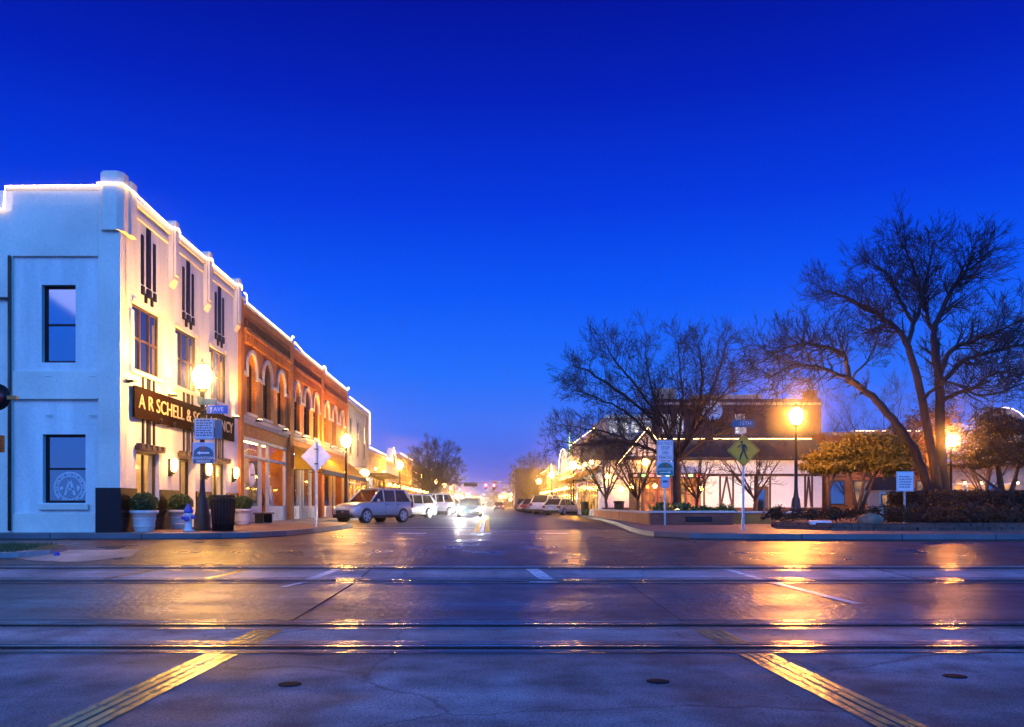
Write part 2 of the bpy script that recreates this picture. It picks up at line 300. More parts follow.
# ------------------------------------------------------------------ geometry helpers
ORG = {}
class MB:
    def __init__(s): s.v = []; s.f = []; s.mi = []; s.sm = []
    def add(s, vs, fs, m=0, smooth=False):
        b = len(s.v); s.v += [tuple(x) for x in vs]
        for f in fs: s.f.append([b + i for i in f]); s.mi.append(m); s.sm.append(smooth)
        return s
    def box(s, x0, x1, y0, y1, z0, z1, m=0):
        if x0 > x1: x0, x1 = x1, x0
        if y0 > y1: y0, y1 = y1, y0
        if z0 > z1: z0, z1 = z1, z0
        return s.add([(x0, y0, z0), (x1, y0, z0), (x1, y1, z0), (x0, y1, z0), (x0, y0, z1), (x1, y0, z1), (x1, y1, z1), (x0, y1, z1)],
                     [(0, 3, 2, 1), (4, 5, 6, 7), (0, 1, 5, 4), (1, 2, 6, 5), (2, 3, 7, 6), (3, 0, 4, 7)], m)
    def prism(s, pts, ext, m=0):
        ext = Vector(ext); n = len(pts); a = [Vector(p) for p in pts]
        return s.add(a + [p + ext for p in a], [tuple(range(n))[::-1], tuple(range(n, 2 * n))] + [(i, (i + 1) % n, n + (i + 1) % n, n + i) for i in range(n)], m)
    def tube(s, pts, rs, n=8, m=0, cap=True, smooth=True):
        pts = [Vector(p) for p in pts]
        if not isinstance(rs, (list, tuple)): rs = [rs] * len(pts)
        rings = []; up = None
        for i, p in enumerate(pts):
            t = (pts[min(i + 1, len(pts) - 1)] - pts[max(i - 1, 0)])
            if t.length < 1e-9: t = Vector((0, 0, 1))
            t.normalize()
            if up is None: up = Vector((0, 0, 1)) if abs(t.z) < .9 else Vector((1, 0, 0))
            a = up.cross(t)
            if a.length < 1e-6: a = Vector((1, 0, 0)).cross(t)
            a.normalize(); b = t.cross(a); up = b
            rings.append([p + (a * math.cos(2 * math.pi * k / n) + b * math.sin(2 * math.pi * k / n)) * rs[i] for k in range(n)])
        fs = []
        for i in range(len(pts) - 1):
            for k in range(n):
                fs.append((i * n + k, i * n + (k + 1) % n, (i + 1) * n + (k + 1) % n, (i + 1) * n + k))
        if cap: fs.append(tuple(range(n))[::-1]); fs.append(tuple(range((len(pts) - 1) * n, len(pts) * n)))
        return s.add([q for r in rings for q in r], fs, m, smooth)
    def lathe(s, prof, c=(0, 0, 0), n=16, m=0, axis='z', smooth=True):
        c = Vector(c); vs = []
        for r, z in prof:
            for k in range(n):
                a = 2 * math.pi * k / n
                if axis == 'z': q = (r * math.cos(a), r * math.sin(a), z)
                elif axis == 'y': q = (r * math.cos(a), z, r * math.sin(a))
                else: q = (z, r * math.cos(a), r * math.sin(a))
                vs.append(c + Vector(q))
        fs = [(i * n + k, i * n + (k + 1) % n, (i + 1) * n + (k + 1) % n, (i + 1) * n + k) for i in range(len(prof) - 1) for k in range(n)]
        fs += [tuple(range(n))[::-1], tuple(range((len(prof) - 1) * n, len(prof) * n))]
        return s.add(vs, fs, m, smooth)
    def ball(s, c, r, n=12, k=8, m=0):
        if not isinstance(r, (tuple, list)): r = (r, r, r)
        c = Vector(c); vs = [c + Vector((0, 0, -r[2]))]
        for i in range(1, k):
            t = math.pi * i / k
            for j in range(n):
                a = 2 * math.pi * j / n
                vs.append(c + Vector((r[0] * math.sin(t) * math.cos(a), r[1] * math.sin(t) * math.sin(a), -r[2] * math.cos(t))))
        vs.append(c + Vector((0, 0, r[2]))); L = len(vs) - 1
        fs = [(0, 1 + (j + 1) % n, 1 + j) for j in range(n)]
        for i in range(k - 2):
            for j in range(n):
                a = 1 + i * n; fs.append((a + j, a + (j + 1) % n, a + n + (j + 1) % n, a + n + j))
        a = 1 + (k - 2) * n; fs += [(a + j, a + (j + 1) % n, L) for j in range(n)]
        return s.add(vs, fs, m, True)
    def leaf(s, c, size, rnd, m=0):
        a = Vector((rnd.gauss(0, 1), rnd.gauss(0, 1), rnd.gauss(0, .7)))
        if a.length < .1: a = Vector((1, 0, 0))
        a.normalize(); b = a.cross(Vector((rnd.gauss(0, 1), rnd.gauss(0, 1), rnd.gauss(0, 1))))
        if b.length < .05: b = a.orthogonal()
        b.normalize(); c = Vector(c); l = size * rnd.uniform(.7, 1.4)
        return s.add([c - a * l, c + b * l * .45, c + a * l, c - b * l * .45], [(0, 1, 2, 3)], m)
    def build(s, name, mats, parent=None, bevel=0, fix=True):
        me = bpy.data.meshes.new(name)
        org = Vector((0, 0, 0))
        if parent is not None:
            r = parent
            while r.parent is not None: r = r.parent
            org = ORG.get(r.name, org)
        me.from_pydata([(v[0] - org.x, v[1] - org.y, v[2] - org.z) for v in s.v], [], s.f)
        if not isinstance(mats, (list, tuple)): mats = [mats]
        for m in mats: me.materials.append(M[m] if isinstance(m, str) else m)
        me.polygons.foreach_set('material_index', s.mi); me.polygons.foreach_set('use_smooth', s.sm)
        if fix and len(s.f) < 60000:
            bm = bmesh.new(); bm.from_mesh(me); bmesh.ops.recalc_face_normals(bm, faces=bm.faces); bm.to_mesh(me); bm.free()
        me.update()
        o = bpy.data.objects.new(name, me); COL.objects.link(o)
        if parent is not None: o.parent = parent
        if bevel:
            bv = o.modifiers.new('bevel', 'BEVEL'); bv.width = bevel; bv.segments = 2; bv.limit_method = 'ANGLE'
        return o
def tag(o, label, cat, group=None, kind=None):
    if label: o['label'] = label
    if cat: o['category'] = cat
    if group: o['group'] = group
    if kind: o['kind'] = kind
    return o
def thing(name, label, cat, loc=(0, 0, 0), group=None, rz=0):
    o = bpy.data.objects.new(name, None); COL.objects.link(o); o.empty_display_size = .2
    o.location = loc; o.rotation_euler = (0, 0, rz); ORG[o.name] = Vector(loc)
    return tag(o, label, cat, group)
def local(name, label, cat, group=None):      # thing whose parts are built round its own origin, placed afterwards
    o = thing(name, label, cat, (0, 0, 0), group); return o
def dup(root, loc, rz=0, label=None, paint=None, swap=None):
    def cp(o, par):
        c = o.copy(); COL.objects.link(c)
        if par is not None: c.parent = par
        if paint and o.type == 'MESH' and o.name.split('.')[0] in ('body', 'mirror'):
            c.material_slots[0].link = 'OBJECT'; c.material_slots[0].material = M[paint]
        if swap and o.type == 'MESH' and o.name.split('.')[0] in swap:
            c.material_slots[0].link = 'OBJECT'; c.material_slots[0].material = M[swap[o.name.split('.')[0]]]
        for ch in kids(o): cp(ch, c)
        return c
    r = cp(root, None); r.location = loc; r.rotation_euler = (0, 0, rz)
    if label: r['label'] = label
    return r
def kids(o): return [x for x in list(COL.objects) if x.parent == o]
def struct(name, mb, m): return tag(mb.build(name, m), None, None, kind='structure')
def text(body, size, at, facing='-y', ext=.004, align='CENTER', squeeze=1.0):
    c = bpy.data.curves.new('t', 'FONT'); c.body = body; c.size = size; c.extrude = ext; c.align_x = align; c.align_y = 'CENTER'
    c.resolution_u = 3
    o = bpy.data.objects.new('t', c); COL.objects.link(o); bpy.context.view_layer.update()
    me = bpy.data.meshes.new_from_object(o.evaluated_get(bpy.context.evaluated_depsgraph_get()))
    at = Vector(at); mb = MB(); vs = []
    for v in me.vertices:
        x, y, z = v.co.x * squeeze, v.co.y, v.co.z
        vs.append(at + (Vector((x, -z, y)) if facing == '-y' else Vector((z, x, y))))
    mb.add(vs, [list(p.vertices) for p in me.polygons])
    bpy.data.objects.remove(o); bpy.data.meshes.remove(me); bpy.data.curves.remove(c)
    return mb
def P(px, py, d): return Vector(((px - 488) / F * d, d, CZ + (505 - py) / F * d))
def zat(py, d): return CZ + (505 - py) / F * d
def xat(px, d): return (px - 488) / F * d
XL = -10.0
def yL(px): return -XL * F / (488 - px)

# ------------------------------------------------------------------ terrain
GP = [(-60, -.47), (9.7, -.467), (12, -.41), (14, -.35), (15.5, -.249), (18, -.12), (20, -.03), (22, 0), (3000, 0)]
def gz(y):
    for (a, za), (b, zb) in zip(GP, GP[1:]):
        if y <= b: return za + (zb - za) * (y - a) / (b - a)
    return 0
def sheet(x0, x1, y0, y1, dz, m=0, mb=None, dx=2.0):
    mb = mb or MB(); ys = sorted({y0, y1} | {y for y, _ in GP if y0 < y < y1})
    for a, b in zip(ys, ys[1:]):
        mb.add([(x0, a, gz(a) + dz), (x1, a, gz(a) + dz), (x1, b, gz(b) + dz), (x0, b, gz(b) + dz)], [(0, 1, 2, 3)], m)
    return mb
def strip(pts_l, pts_r, dz, mb=None, m=0):
    """ribbon on the ground between two polylines of (x, y) with the same count"""
    mb = mb or MB(); n = len(pts_l)
    vs = [(x, y, gz(y) + dz) for x, y in pts_l] + [(x, y, gz(y) + dz) for x, y in pts_r]
    mb.add(vs, [(i, n + i, n + i + 1, i + 1) for i in range(n - 1)], m); return mb
struct('ground', sheet(-900, 900, -60, 2600, -.02), 'earth')
struct('road', sheet(-60, 60, -40, 7.9, -.004), 'concrete_near')
struct('crossing_panels', sheet(-60, 60, 7.9, 10.0, -.002), 'concrete_panel')
struct('road_between_tracks', sheet(-60, 60, 10.0, 13.7, -.004), 'road_mid')
struct('far_crossing_panels', sheet(-60, 60, 13.7, 15.9, -.002), 'concrete_light')
struct('intersection_paving', sheet(-60, 60, 15.9, 31, -.004), 'pavers')
struct('street', sheet(-9, 9, 31, 600, -.004), 'asphalt')
# rails with flangeways
rails = MB(); fl = MB()
for y in (8.18, 9.68, 14.0, 15.5):
    near = y in (8.18, 14.0)
    rails.box(-60, 60, y - .036, y + .036, gz(y) - .05, gz(y) + .014)
    a, b = (y + .042, y + .13) if near else (y - .13, y - .042)
    sheet(-60, 60, a, b, .004, mb=fl)
    a, b = (y - .12, y - .042) if near else (y + .042, y + .12)
    sheet(-60, 60, a, b, .006, mb=fl)
st_ = MB()
for y in (8.18, 9.68, 14.0, 15.5):
    for o_, w_ in ((-.33, .03), (-.22, .022), (.20, .022), (.31, .03)): sheet(-60, 60, y + o_, y + o_ + w_, .005, mb=st_)
tag(st_.build('panel_edge_strips', 'steel_edge'), None, None, kind='structure')
tag(rails.build('railway_rails', 'steel_rail'), None, None, kind='structure')
struct('flangeway_rubber', fl, 'rubber')
# painted lines
ly = MB(); lw = MB()
for x0, x1, y0, y1 in ((-2.62, -2.50, 3.5, 8.0), (-2.44, -2.32, 3.5, 8.0), (-2.60, -2.48, 8.3, 9.55), (-2.42, -2.32, 8.3, 9.55)):
    pass
def rib(mb, xa, ya, xb, yb, w, dz=.004):
    n = 10; A = []; B = []
    for i in range(n + 1):
        t = i / n; x = xa + (xb - xa) * t; y = ya + (yb - ya) * t
        A.append((x - w / 2, y)); B.append((x + w / 2, y))
    strip(A, B, dz, mb)
for off in (-.125, -.045, .045, .125):
    rib(ly, -2.64 + off, 3.6, -2.44 + off, 7.80, .066); rib(ly, -2.43 + off, 8.34, -2.40 + off, 9.30, .066)
    rib(ly, 2.62 + off, 3.6, 2.45 + off, 7.80, .066); rib(ly, 2.43 + off, 8.34, 2.41 + off, 9.30, .066)
rib(ly, -4.7, 14.2, -4.35, 15.3, .12)
rib(ly, -6.4, 14.2, -5.95, 15.3, .10)
ld_ = MB()
for x in (-.40, -.02): rib(ld_, x, 28.2, x * .9, 75, .17)
struct('centre_lines', ld_, 'line_dry')
rib(lw, -3.18, 13.2, -2.98, 13.85, .12); rib(lw, -2.97, 14.15, -2.72, 15.35, .16)
rib(lw, 4.95, 11.4, 4.62, 13.8, .14); rib(lw, 4.55, 14.15, 4.30, 15.35, .14)
rib(lw, .98, 14.15, .80, 15.35, .24)
rib(lw, .9, 13.75, .9, 13.88, .45)
lwd = MB(); rib(lwd, -.21, 28.2, -.19, 75, .12)
for a, b in ((-2.85, -1.95), (-.56, .10), (1.82, 2.55)):
    strip([(a, 26.6), (a, 27.3)], [(b, 26.6), (b, 27.3)], .004, lwd)
strip([(-5.3, 30.9), (-5.3, 31.1)], [(-.55, 30.9), (-.55, 31.1)], .004, lwd)
strip([(-5.3, 33.9), (-5.3, 34.2)], [(-.55, 33.9), (-.55, 34.2)], .004, lwd)
for k in range(14): rib(lw, -3.9, 41 + k * 4.2, -6.7, 43.5 + k * 4.2, .12)
for k in range(14): rib(lw, 3.9, 58 + k * 4.2, 6.6, 60.5 + k * 4.2, .12)
struct('crosswalk_bars', lwd, 'line_white_dry'); struct('yellow_road_lines', ly, 'line_yellow'); struct('white_road_lines', lw, 'line_white')
jt = MB()
rib(jt, -2.30, 9.95, -2.16, 13.6, .035, .003); rib(jt, 2.28, 9.95, 2.25, 13.6, .012, .003)
rib(jt, -2.16, 13.75, -2.1, 15.9, .02, .003); rib(jt, 7.2, 13.75, 7.0, 15.9, .03, .003)
strip([(-60, 10.0), (-60, 10.05)], [(60, 10.0), (60, 10.05)], .003, jt); strip([(-60, 7.86), (-60, 7.91)], [(60, 7.86), (60, 7.91)], .003, jt)
strip([(-60, 15.88), (-60, 15.96)], [(60, 15.88), (60, 15.96)], .003, jt); strip([(-60, 13.66), (-60, 13.72)], [(60, 13.66), (60, 13.72)], .003, jt)
struct('paving_joints', jt, 'rubber')
struct('concrete_apron', strip([(-8.9, 16.6), (-9.6, 17.2), (-9.7, 18.6)], [(-7.9, 16.4), (-7.3, 17.3), (-7.7, 18.8)], .002), 'apron_conc')
for (px, py, lab) in ((290, 684, 'small dark round cap set in the concrete, the left one of three'), (658, 681, 'small dark round cap set in the concrete between the two yellow lines, right of centre'),
                      (955, 676, 'small dark round cap set in the concrete right of the right yellow line')):
    d = 1.367 * F / (py - 505); b = MB(); b.lathe([(.09, -.02), (.09, .001), (.08, .003), (.03, .003), (.01, .003)], (xat(px, d), d, gz(d)), 16)
    tag(b.build('valve_cover', 'rubber'), lab, 'valve cover', 'round caps in the concrete')

def slab(name, edge, back, z, th, surf, curbmat, curbw=.16):
    """pavement: polygon bounded by the kerb polyline `edge` and closed by `back`; kerb stones along edge"""
    mb = MB(); poly = [(x, y, z) for x, y in edge + back]
    mb.prism([(x, y, z - .25) for x, y in edge + back], (0, 0, .25)); o = struct(name, mb, surf)
    kb = MB(); n = len(edge); inn = []
    for i, (x, y) in enumerate(edge):
        a = Vector(edge[max(i - 1, 0)]); b = Vector(edge[min(i + 1, n - 1)]); t = (b - a).normalized(); nn = Vector((-t.y, t.x))
        inn.append((nn.x * curbw, nn.y * curbw))
    for i in range(n - 1):
        (x0, y0), (x1, y1) = edge[i], edge[i + 1]; a, b = inn[i], inn[i + 1]
        g0, g1 = min(gz(y0), 0) - .1, min(gz(y1), 0) - .1
        o0, o1 = Vector((-a[0] * .15, -a[1] * .15)), Vector((-b[0] * .15, -b[1] * .15))
        kb.add([(x0 + o0.x, y0 + o0.y, g0), (x1 + o1.x, y1 + o1.y, g1), (x1 + o1.x * .5, y1 + o1.y * .5, z + .004), (x0 + o0.x * .5, y0 + o0.y * .5, z + .004),
                (x0 + a[0], y0 + a[1], z + .004), (x1 + b[0], y1 + b[1], z + .004)], [(0, 1, 2, 3), (3, 2, 5, 4)])
    kb.build(name + '_kerb', curbmat)['kind'] = 'structure'
edgeL = [(-60, 22.3), (-20, 22.3), (-9, 22.3), (-7.6, 22.5), (-6.5, 23.2), (-5.85, 24.6), (-5.55, 27), (-5.4, 31), (-5.5, 34.5), (-6.2, 36.8), (-7.6, 38.6), (-7.9, 42), (-7.9, 600)]
slab('sidewalk', edgeL, [(-60, 600)], .15, .25, 'sidewalk_conc', 'curb_blue')
edgeR = [(7.9, 600), (7.8, 72), (6.9, 62), (6.6, 50), (5.7, 38), (4.95, 30), (4.65, 26), (4.7, 24), (5.4, 22.7), (7, 22.0), (10, 21.8), (60, 21.8)]
slab('brick_sidewalk', edgeR, [(60, 600)], .15, .25, 'sidewalk_brick', 'curb_blue')
sw = MB()
sw.add([(x, y, .155) for x, y in ((-9.9, 34), (-5.8, 33), (-5.75, 27.2), (-6.3, 24.9), (-7.2, 23.6), (-9.9, 23.4))], [(5, 4, 3, 2, 1, 0)])
struct('sidewalk_paving', sw, 'sidewalk_brick')

# grass island at the left edge
gi = MB(); pts = [(-40, 16.9), (-10.4, 16.9), (-9.5, 17.2), (-9.15, 17.8), (-9.2, 18.6), (-9.8, 19.2), (-40, 19.4)]
gi.prism([(x, y, gz(y) - .2) for x, y in pts], (0, 0, .3)); o = struct('traffic_island', gi, 'curb')
g2 = MB(); g2.add([(x * .985 - .1, 18.1 + (y - 18.1) * .82, gz(y) + .106) for x, y in pts], [tuple(range(len(pts)))]); struct('island_turf', g2, 'grass')
rnd = random.Random(3); gr = MB()
for i in range(5000):
    x = rnd.uniform(-14.5, -9.6); y = rnd.uniform(17.2, 19.0); h = rnd.uniform(.03, .09)
    dx = rnd.uniform(-.03, .03); w = .006
    gr.add([(x - w, y, gz(y) + .1), (x + w, y, gz(y) + .1), (x + dx, y + rnd.uniform(-.03, .03), gz(y) + .1 + h)], [(0, 1, 2)])
tag(gr.build('grass', 'grass', fix=False), 'short grass on the kerbed island at the left edge', 'grass', kind='stuff')
b = MB(); b.lathe([(.06, 0), (.06, .03), (.03, .07), (.01, .075)], (xat(57, 17.6), 17.6, gz(17.6)), 10)
tag(b.build('pavement_marker', 'hyd_blue'), 'small blue marker button beside the end of the kerbed grass island', 'marker')
# raised planting ground on the right
bed = MB(); bp = [(11.6, 31.5), (9.9, 29.5), (9.3, 27.2), (10.2, 25.3), (12.5, 24.75), (40, 24.6), (70, 24.6), (70, 50), (11.6, 50)]
bed.prism([(x, y, 0) for x, y in bp], (0, 0, .30)); struct('planting_bed', bed, 'mulch')
ed = MB(); rnd = random.Random(8)
path = [(9.9, 29.5), (9.3, 27.2), (10.2, 25.3), (12.5, 24.75), (40, 24.6)]
for i in range(len(path) - 1):
    a = Vector(path[i]); b_ = Vector(path[i + 1]); L = (b_ - a).length; n = max(1, int(L / .34)); t = (b_ - a) / n; u = t.normalized(); nn = Vector((u.y, -u.x))
    for r in range(2):
        for k in range(n):
            c = a + t * (k + (.5 if r else .0)); jw = rnd.uniform(-.012, .012) - .03 * r; h = .105
            q = [c + nn * (.08 + jw), c + t * .93 + nn * (.08 + jw), c + t * .93 - nn * .1, c - nn * .1]
            ed.prism([(p.x, p.y, .15 + r * .11) for p in q], (0, 0, h))
o = tag(ed.build('edging_wall', 'block_edging', bevel=.012), 'low dry-laid wall of concrete blocks edging the planting bed', 'wall')

# ------------------------------------------------------------------ building helpers
def wallx(mb, X, inw, th, y0, y1, z0, z1, ops, m=0):
    """slab in the plane x = X with rectangular holes (ya, yb, za, zb)"""
    ys = sorted({y0, y1} | {v for o in ops for v in o[:2]}); zs = sorted({z0, z1} | {v for o in ops for v in o[2:4]})
    for a, b in zip(ys, ys[1:]):
        run = None
        for c, d in zip(zs, zs[1:]):
            hole = any(o[0] - 1e-6 <= a and b <= o[1] + 1e-6 and o[2] - 1e-6 <= c and d <= o[3] + 1e-6 for o in ops)
            if hole:
                if run: mb.box(X, X + inw * th, a, b, run[0], run[1], m); run = None
            else: run = (run[0], d) if run else (c, d)
        if run: mb.box(X, X + inw * th, a, b, run[0], run[1], m)
def wally(mb, Y, th, x0, x1, z0, z1, ops, m=0):
    xs = sorted({x0, x1} | {v for o in ops for v in o[:2]}); zs = sorted({z0, z1} | {v for o in ops for v in o[2:4]})
    for a, b in zip(xs, xs[1:]):
        run = None
        for c, d in zip(zs, zs[1:]):
            hole = any(o[0] - 1e-6 <= a and b <= o[1] + 1e-6 and o[2] - 1e-6 <= c and d <= o[3] + 1e-6 for o in ops)
            if hole:
                if run: mb.box(a, b, Y, Y + th, run[0], run[1], m); run = None
            else: run = (run[0], d) if run else (c, d)
        if run: mb.box(a, b, Y, Y + th, run[0], run[1], m)
def winx(root, X, inw, ya, yb, za, zb, fm='wood_brown', pm='glass_dark', cols=2, rows=2, rec=.16, bw=.06, name='window', sill=None, pane='pane'):
    """window in a wall of plane x=X: frame with bars (part), panes (sub-part)"""
    mb = MB(); x0 = X + inw * rec; x1 = x0 + inw * .07
    mb.box(x0, x1, ya, ya + bw, za, zb); mb.box(x0, x1, yb - bw, yb, za, zb)
    mb.box(x0, x1, ya + bw, yb - bw, za, za + bw); mb.box(x0, x1, ya + bw, yb - bw, zb - bw, zb)
    for c in range(1, cols):
        y = ya + (yb - ya) * c / cols; mb.box(x0 - inw * .004, x1, y - bw / 2, y + bw / 2, za + bw, zb - bw)
    for r in range(1, rows):
        z = za + (zb - za) * r / rows; mb.box(x0 + inw * .006, x1, ya + bw, yb - bw, z - bw * .4, z + bw * .4)
    f = mb.build(name, fm, root)
    g = MB(); g.box(x1 - inw * .035, x1 - inw * .02, ya + .02, yb - .02, za + .02, zb - .02); g.build(pane, pm, f)
    if sill:
        s_ = MB(); s_.box(X - inw * .09, X + inw * .1, ya - .1, yb + .1, za - .12, za - .003); s_.build('sill', sill, f)
    return f
def winy(root, Y, xa, xb, za, zb, fm='black_paint', pm='glass_dark', cols=1, rows=2, rec=.2, bw=.06, name='window', sill=None, pane='pane'):
    mb = MB(); y0 = Y + rec; y1 = y0 + .07
    mb.box(xa, xa + bw, y0, y1, za, zb); mb.box(xb - bw, xb, y0, y1, za, zb)
    mb.box(xa + bw, xb - bw, y0, y1, za, za + bw); mb.box(xa + bw, xb - bw, y0, y1, zb - bw, zb)
    for c in range(1, cols):
        x = xa + (xb - xa) * c / cols; mb.box(x - bw / 2, x + bw / 2, y0 - .004, y1, za + bw, zb - bw)
    for r in range(1, rows):
        z = za + (zb - za) * r / rows; mb.box(xa + bw, xb - bw, y0 + .006, y1, z - bw * .4, z + bw * .4)
    f = mb.build(name, fm, root)
    g = MB(); g.box(xa + .02, xb - .02, y1 - .035, y1 - .02, za + .02, zb - .02); g.build(pane, pm, f)
    if sill:
        s_ = MB(); s_.box(xa - .1, xb + .1, Y - .09, Y + .1, za - .12, za - .003); s_.build('sill', sill, f)
    return f
def arch_fill(mb, X, inw, th, yc, hw, zs, m=0):
    """fill the corners of a rectangular hole (top zs+hw) so that it reads as a round arch"""
    n = 8
    for s in (-1, 1):
        pts = [(X, yc + s * hw, zs + hw)] + [(X, yc + s * hw * math.cos(math.pi / 2 * k / n), zs + hw * math.sin(math.pi / 2 * k / n)) for k in range(n + 1)]
        mb.prism(pts, (inw * th, 0, 0), m)
def arch_hood(mb, X, inw, yc, hw, zs, w=.22, pr=.09, leg=.5):
    n = 12; ri, ro = hw, hw + w
    pts_o = [(yc - ro * math.cos(math.pi * k / n), zs + ro * math.sin(math.pi * k / n)) for k in range(n + 1)]
    pts_i = [(yc - ri * math.cos(math.pi * k / n), zs + ri * math.sin(math.pi * k / n)) for k in range(n + 1)]
    for k in range(n):
        q = [pts_i[k], pts_i[k + 1], pts_o[k + 1], pts_o[k]]
        mb.prism([(X + inw * .02, y, z) for y, z in q], (-inw * (pr + .02), 0, 0))
    for s in (-1, 1):
        mb.box(X + inw * .02, X - inw * pr, yc + s * ri, yc + s * ro, zs - leg, zs - .002)
def string_light(pts, label, group='light strings along the rooflines', m='string', r=.022):
    """cable with bulbs: cable dark, bulbs one mesh"""
    root = thing('string_light', label, 'string light', pts[0], group)
    c = MB(); c.tube(pts, .012, 5); c.build('cable', 'dark_metal', root)
    b = MB(); sp = .30 if Vector(pts[0]).y < 60 else .6
    for a, e in zip(pts, pts[1:]):
        a = Vector(a); e = Vector(e); n = max(1, int((e - a).length / sp))
        for k in range(n):
            p = a + (e - a) * (k + .5) / n; b.ball(p, (r * 1.5, max(r * 1.5, sp * .42 if abs((e - a).y) > abs((e - a).z) and abs((e - a).y) > abs((e - a).x) else r * 1.5), r * 1.5), 6, 4)
    # lit tubing that runs between the bulbs
    b.tube(pts, r, 6)
    b.build('bulbs', m, root); return root
def shell(root, s, X, y0, y1, H, m, floor=3.9, depth=13, gal=2.0, ops=(), th=.35, name='wall', z0=.15, roofz=None):
    """street wall with openings + side walls + shallow lit gallery + solid body behind; s = inward direction in x"""
    mb = MB(); wallx(mb, X, s, th, y0, y1, z0, H, ops)
    o = mb.build(name, m, root)
    return mb, o
def body(root, s, X, y0, y1, H, m, floor, depth=13, gal=2.0, th=.35):
    b = MB(); xi = X + s * (th + .002); xb = X + s * gal
    b.box(xi, X + s * depth, y0 + .003, y0 + .22, .15, H - .5); b.box(xi, X + s * depth, y1 - .22, y1 - .003, .15, H - .5)
    b.box(X + s * (depth - .2), X + s * (depth - .003), y0 + .222, y1 - .222, .15, H - .5)
    b.build('side_wall', m, root)
    r = MB(); r.box(xi, X + s * (depth - .21), y0 + .222, y1 - .222, H - .9, H - .7); r.build('roof', 'roof_shingle', root)
    i = MB(); i.box(xb, xb + s * .1, y0 + .222, y1 - .222, .16, H - .95)
    i.box(xi, xb - s * .002, y0 + .222, y1 - .222, floor, floor + .2); i.box(xi, xb - s * .002, y0 + .222, y1 - .222, .152, .17)
    i.build('interior', 'interior', root)

# ------------------------------------------------------------------ white corner building
H = 9.5
wb = thing('corner_building', 'white two-storey corner building with dark deco bars and a black base', 'building', (XL, yL(120), .15))
Y0, Y1 = 23.1, 34.0
cs = (25.0, 28.3, 31.6)
zw0, zw1 = 4.72, 6.62
ops = []
for c in cs: ops.append((c - 1.12, c + .88, zw0, zw1))
ops += [(cs[0] - .85, cs[0] + .85, 1.05, 2.45), (cs[1] - .75, cs[1] + .75, .17, 2.45), (cs[2] - .85, cs[2] + .85, 1.05, 2.45)]
mb = MB(); wallx(mb, XL, -1, .35, Y0 + .35, Y1, .15, H, ops)
fx = lambda px: xat(px, Y0)
fz = lambda py: zat(py, Y0)
fops = [(fx(40), fx(74), fz(362), fz(284)), (fx(41), fx(84), fz(503), fz(434))]
wally(mb, Y0 + .09, .30, -24, XL, .15, H - .02, fops)
mb.build('wall', 'stucco', wb)
# raised frame of the front face: pilasters and bands
fr = MB()
fr.box(fx(98), XL + .003, Y0, Y0 + .088, .15, H)                     # corner pilaster
fr.box(-24, fx(12), Y0 + .03, Y0 + .088, .15, H - .6)                    # beyond the left edge of the panel
fr.box(fx(12), fx(98), Y0, Y0 + .088, fz(256), fz(204))                # band
fr.box(fx(12), fx(98), Y0 + .02, Y0 + .088, fz(204) + .003, fz(190))
fr.box(fx(12), fx(98), Y0 + .01, Y0 + .088, fz(397), fz(371))          # ledge between storeys
fr.box(fx(12), fx(98), Y0 - .03, Y0 + .088, fz(397) - .06, fz(397) - .003)
fr.box(fx(12), fx(98), Y0 + .025, Y0 + .088, .15, fz(508) - .15)
fr.box(fx(5), XL - .36, Y0 + .05, Y0 + .35, H - .02 + .003, H + .07)
fr.box(fx(38), fx(88), Y0 - .02, Y0 + .088, fz(508) - .05, fz(504))
for px in (48, 92, 108):
    for py in (376, 415): fr.box(fx(px - 3.5), fx(px + 3.5), Y0 - .006 , Y0 + .02, fz(py + .5), fz(py - .8))
fr.build('wall_trim', 'stucco_trim', wb, bevel=.012)
pipe = MB(); pipe.tube([(fx(10), Y0 - .03, .2), (fx(10), Y0 - .03, fz(256))], .045, 8); pipe.tube([(fx(-8), Y0 - .05, fz(298)), (fx(11), Y0 - .05, fz(299))], .035, 8)
pipe.build('drain_pipe', 'bronze', wb)
body(wb, -1, XL, Y0 + .4, Y1, H, 'stucco', 3.2, 14, 2.0)
# parapet piers on the street side + corner blocks
pr = MB()
def chpier(x0, x1, y0, y1, z0, z1, c=.14):
    pr.prism([(x0 + c, y0, z0), (x1 - c, y0, z0), (x1, y0 + c, z0), (x1, y1, z0), (x0, y1, z0), (x0, y0 + c, z0)], (0, 0, z1 - z0))
chpier(fx(100), XL + .10, Y0 - .12, Y0 + .34, fz(231), 9.95)
pr.box(XL - .1, XL + .16, Y0 + .36, Y0 + .75, fz(231), 9.85)
for c in (26.85, 30.1, 33.65):
    pr.box(XL - .15, XL + .14, c - .24, c + .24, 8.0, 9.78); pr.box(XL - .12, XL + .20, c - .15, c + .15, 8.12, 9.84)
    pr.prism([(XL + .003, c - .24, 8.0), (XL + .14, c - .24, 8.0), (XL + .003, c - .24, 7.75)], (0, .48, 0))
pr.box(XL + .003, XL + .10, Y0 + .76, Y1, H - .14, H + .05)
for a, b_ in ((Y0 + .8, 26.58), (27.12, 29.83), (30.37, 33.38)): pr.box(XL + .003, XL + .06, a + .1, b_ - .1, 9.04, 9.20)
for c in cs:                                               # stepped surrounds at the window heads
    for sgn in (-1, 1):
        pr.box(XL + .003, XL + .07, c - .12 + sgn * 1.01, c - .12 + sgn * 1.18, zw0 - .1, zw1 - .25); pr.box(XL + .003, XL + .05, c + sgn * .7, c + sgn * 1.12, zw1 + .01, zw1 + .14)
pr.build('parapet_pier', 'stucco_trim', wb, bevel=.015)
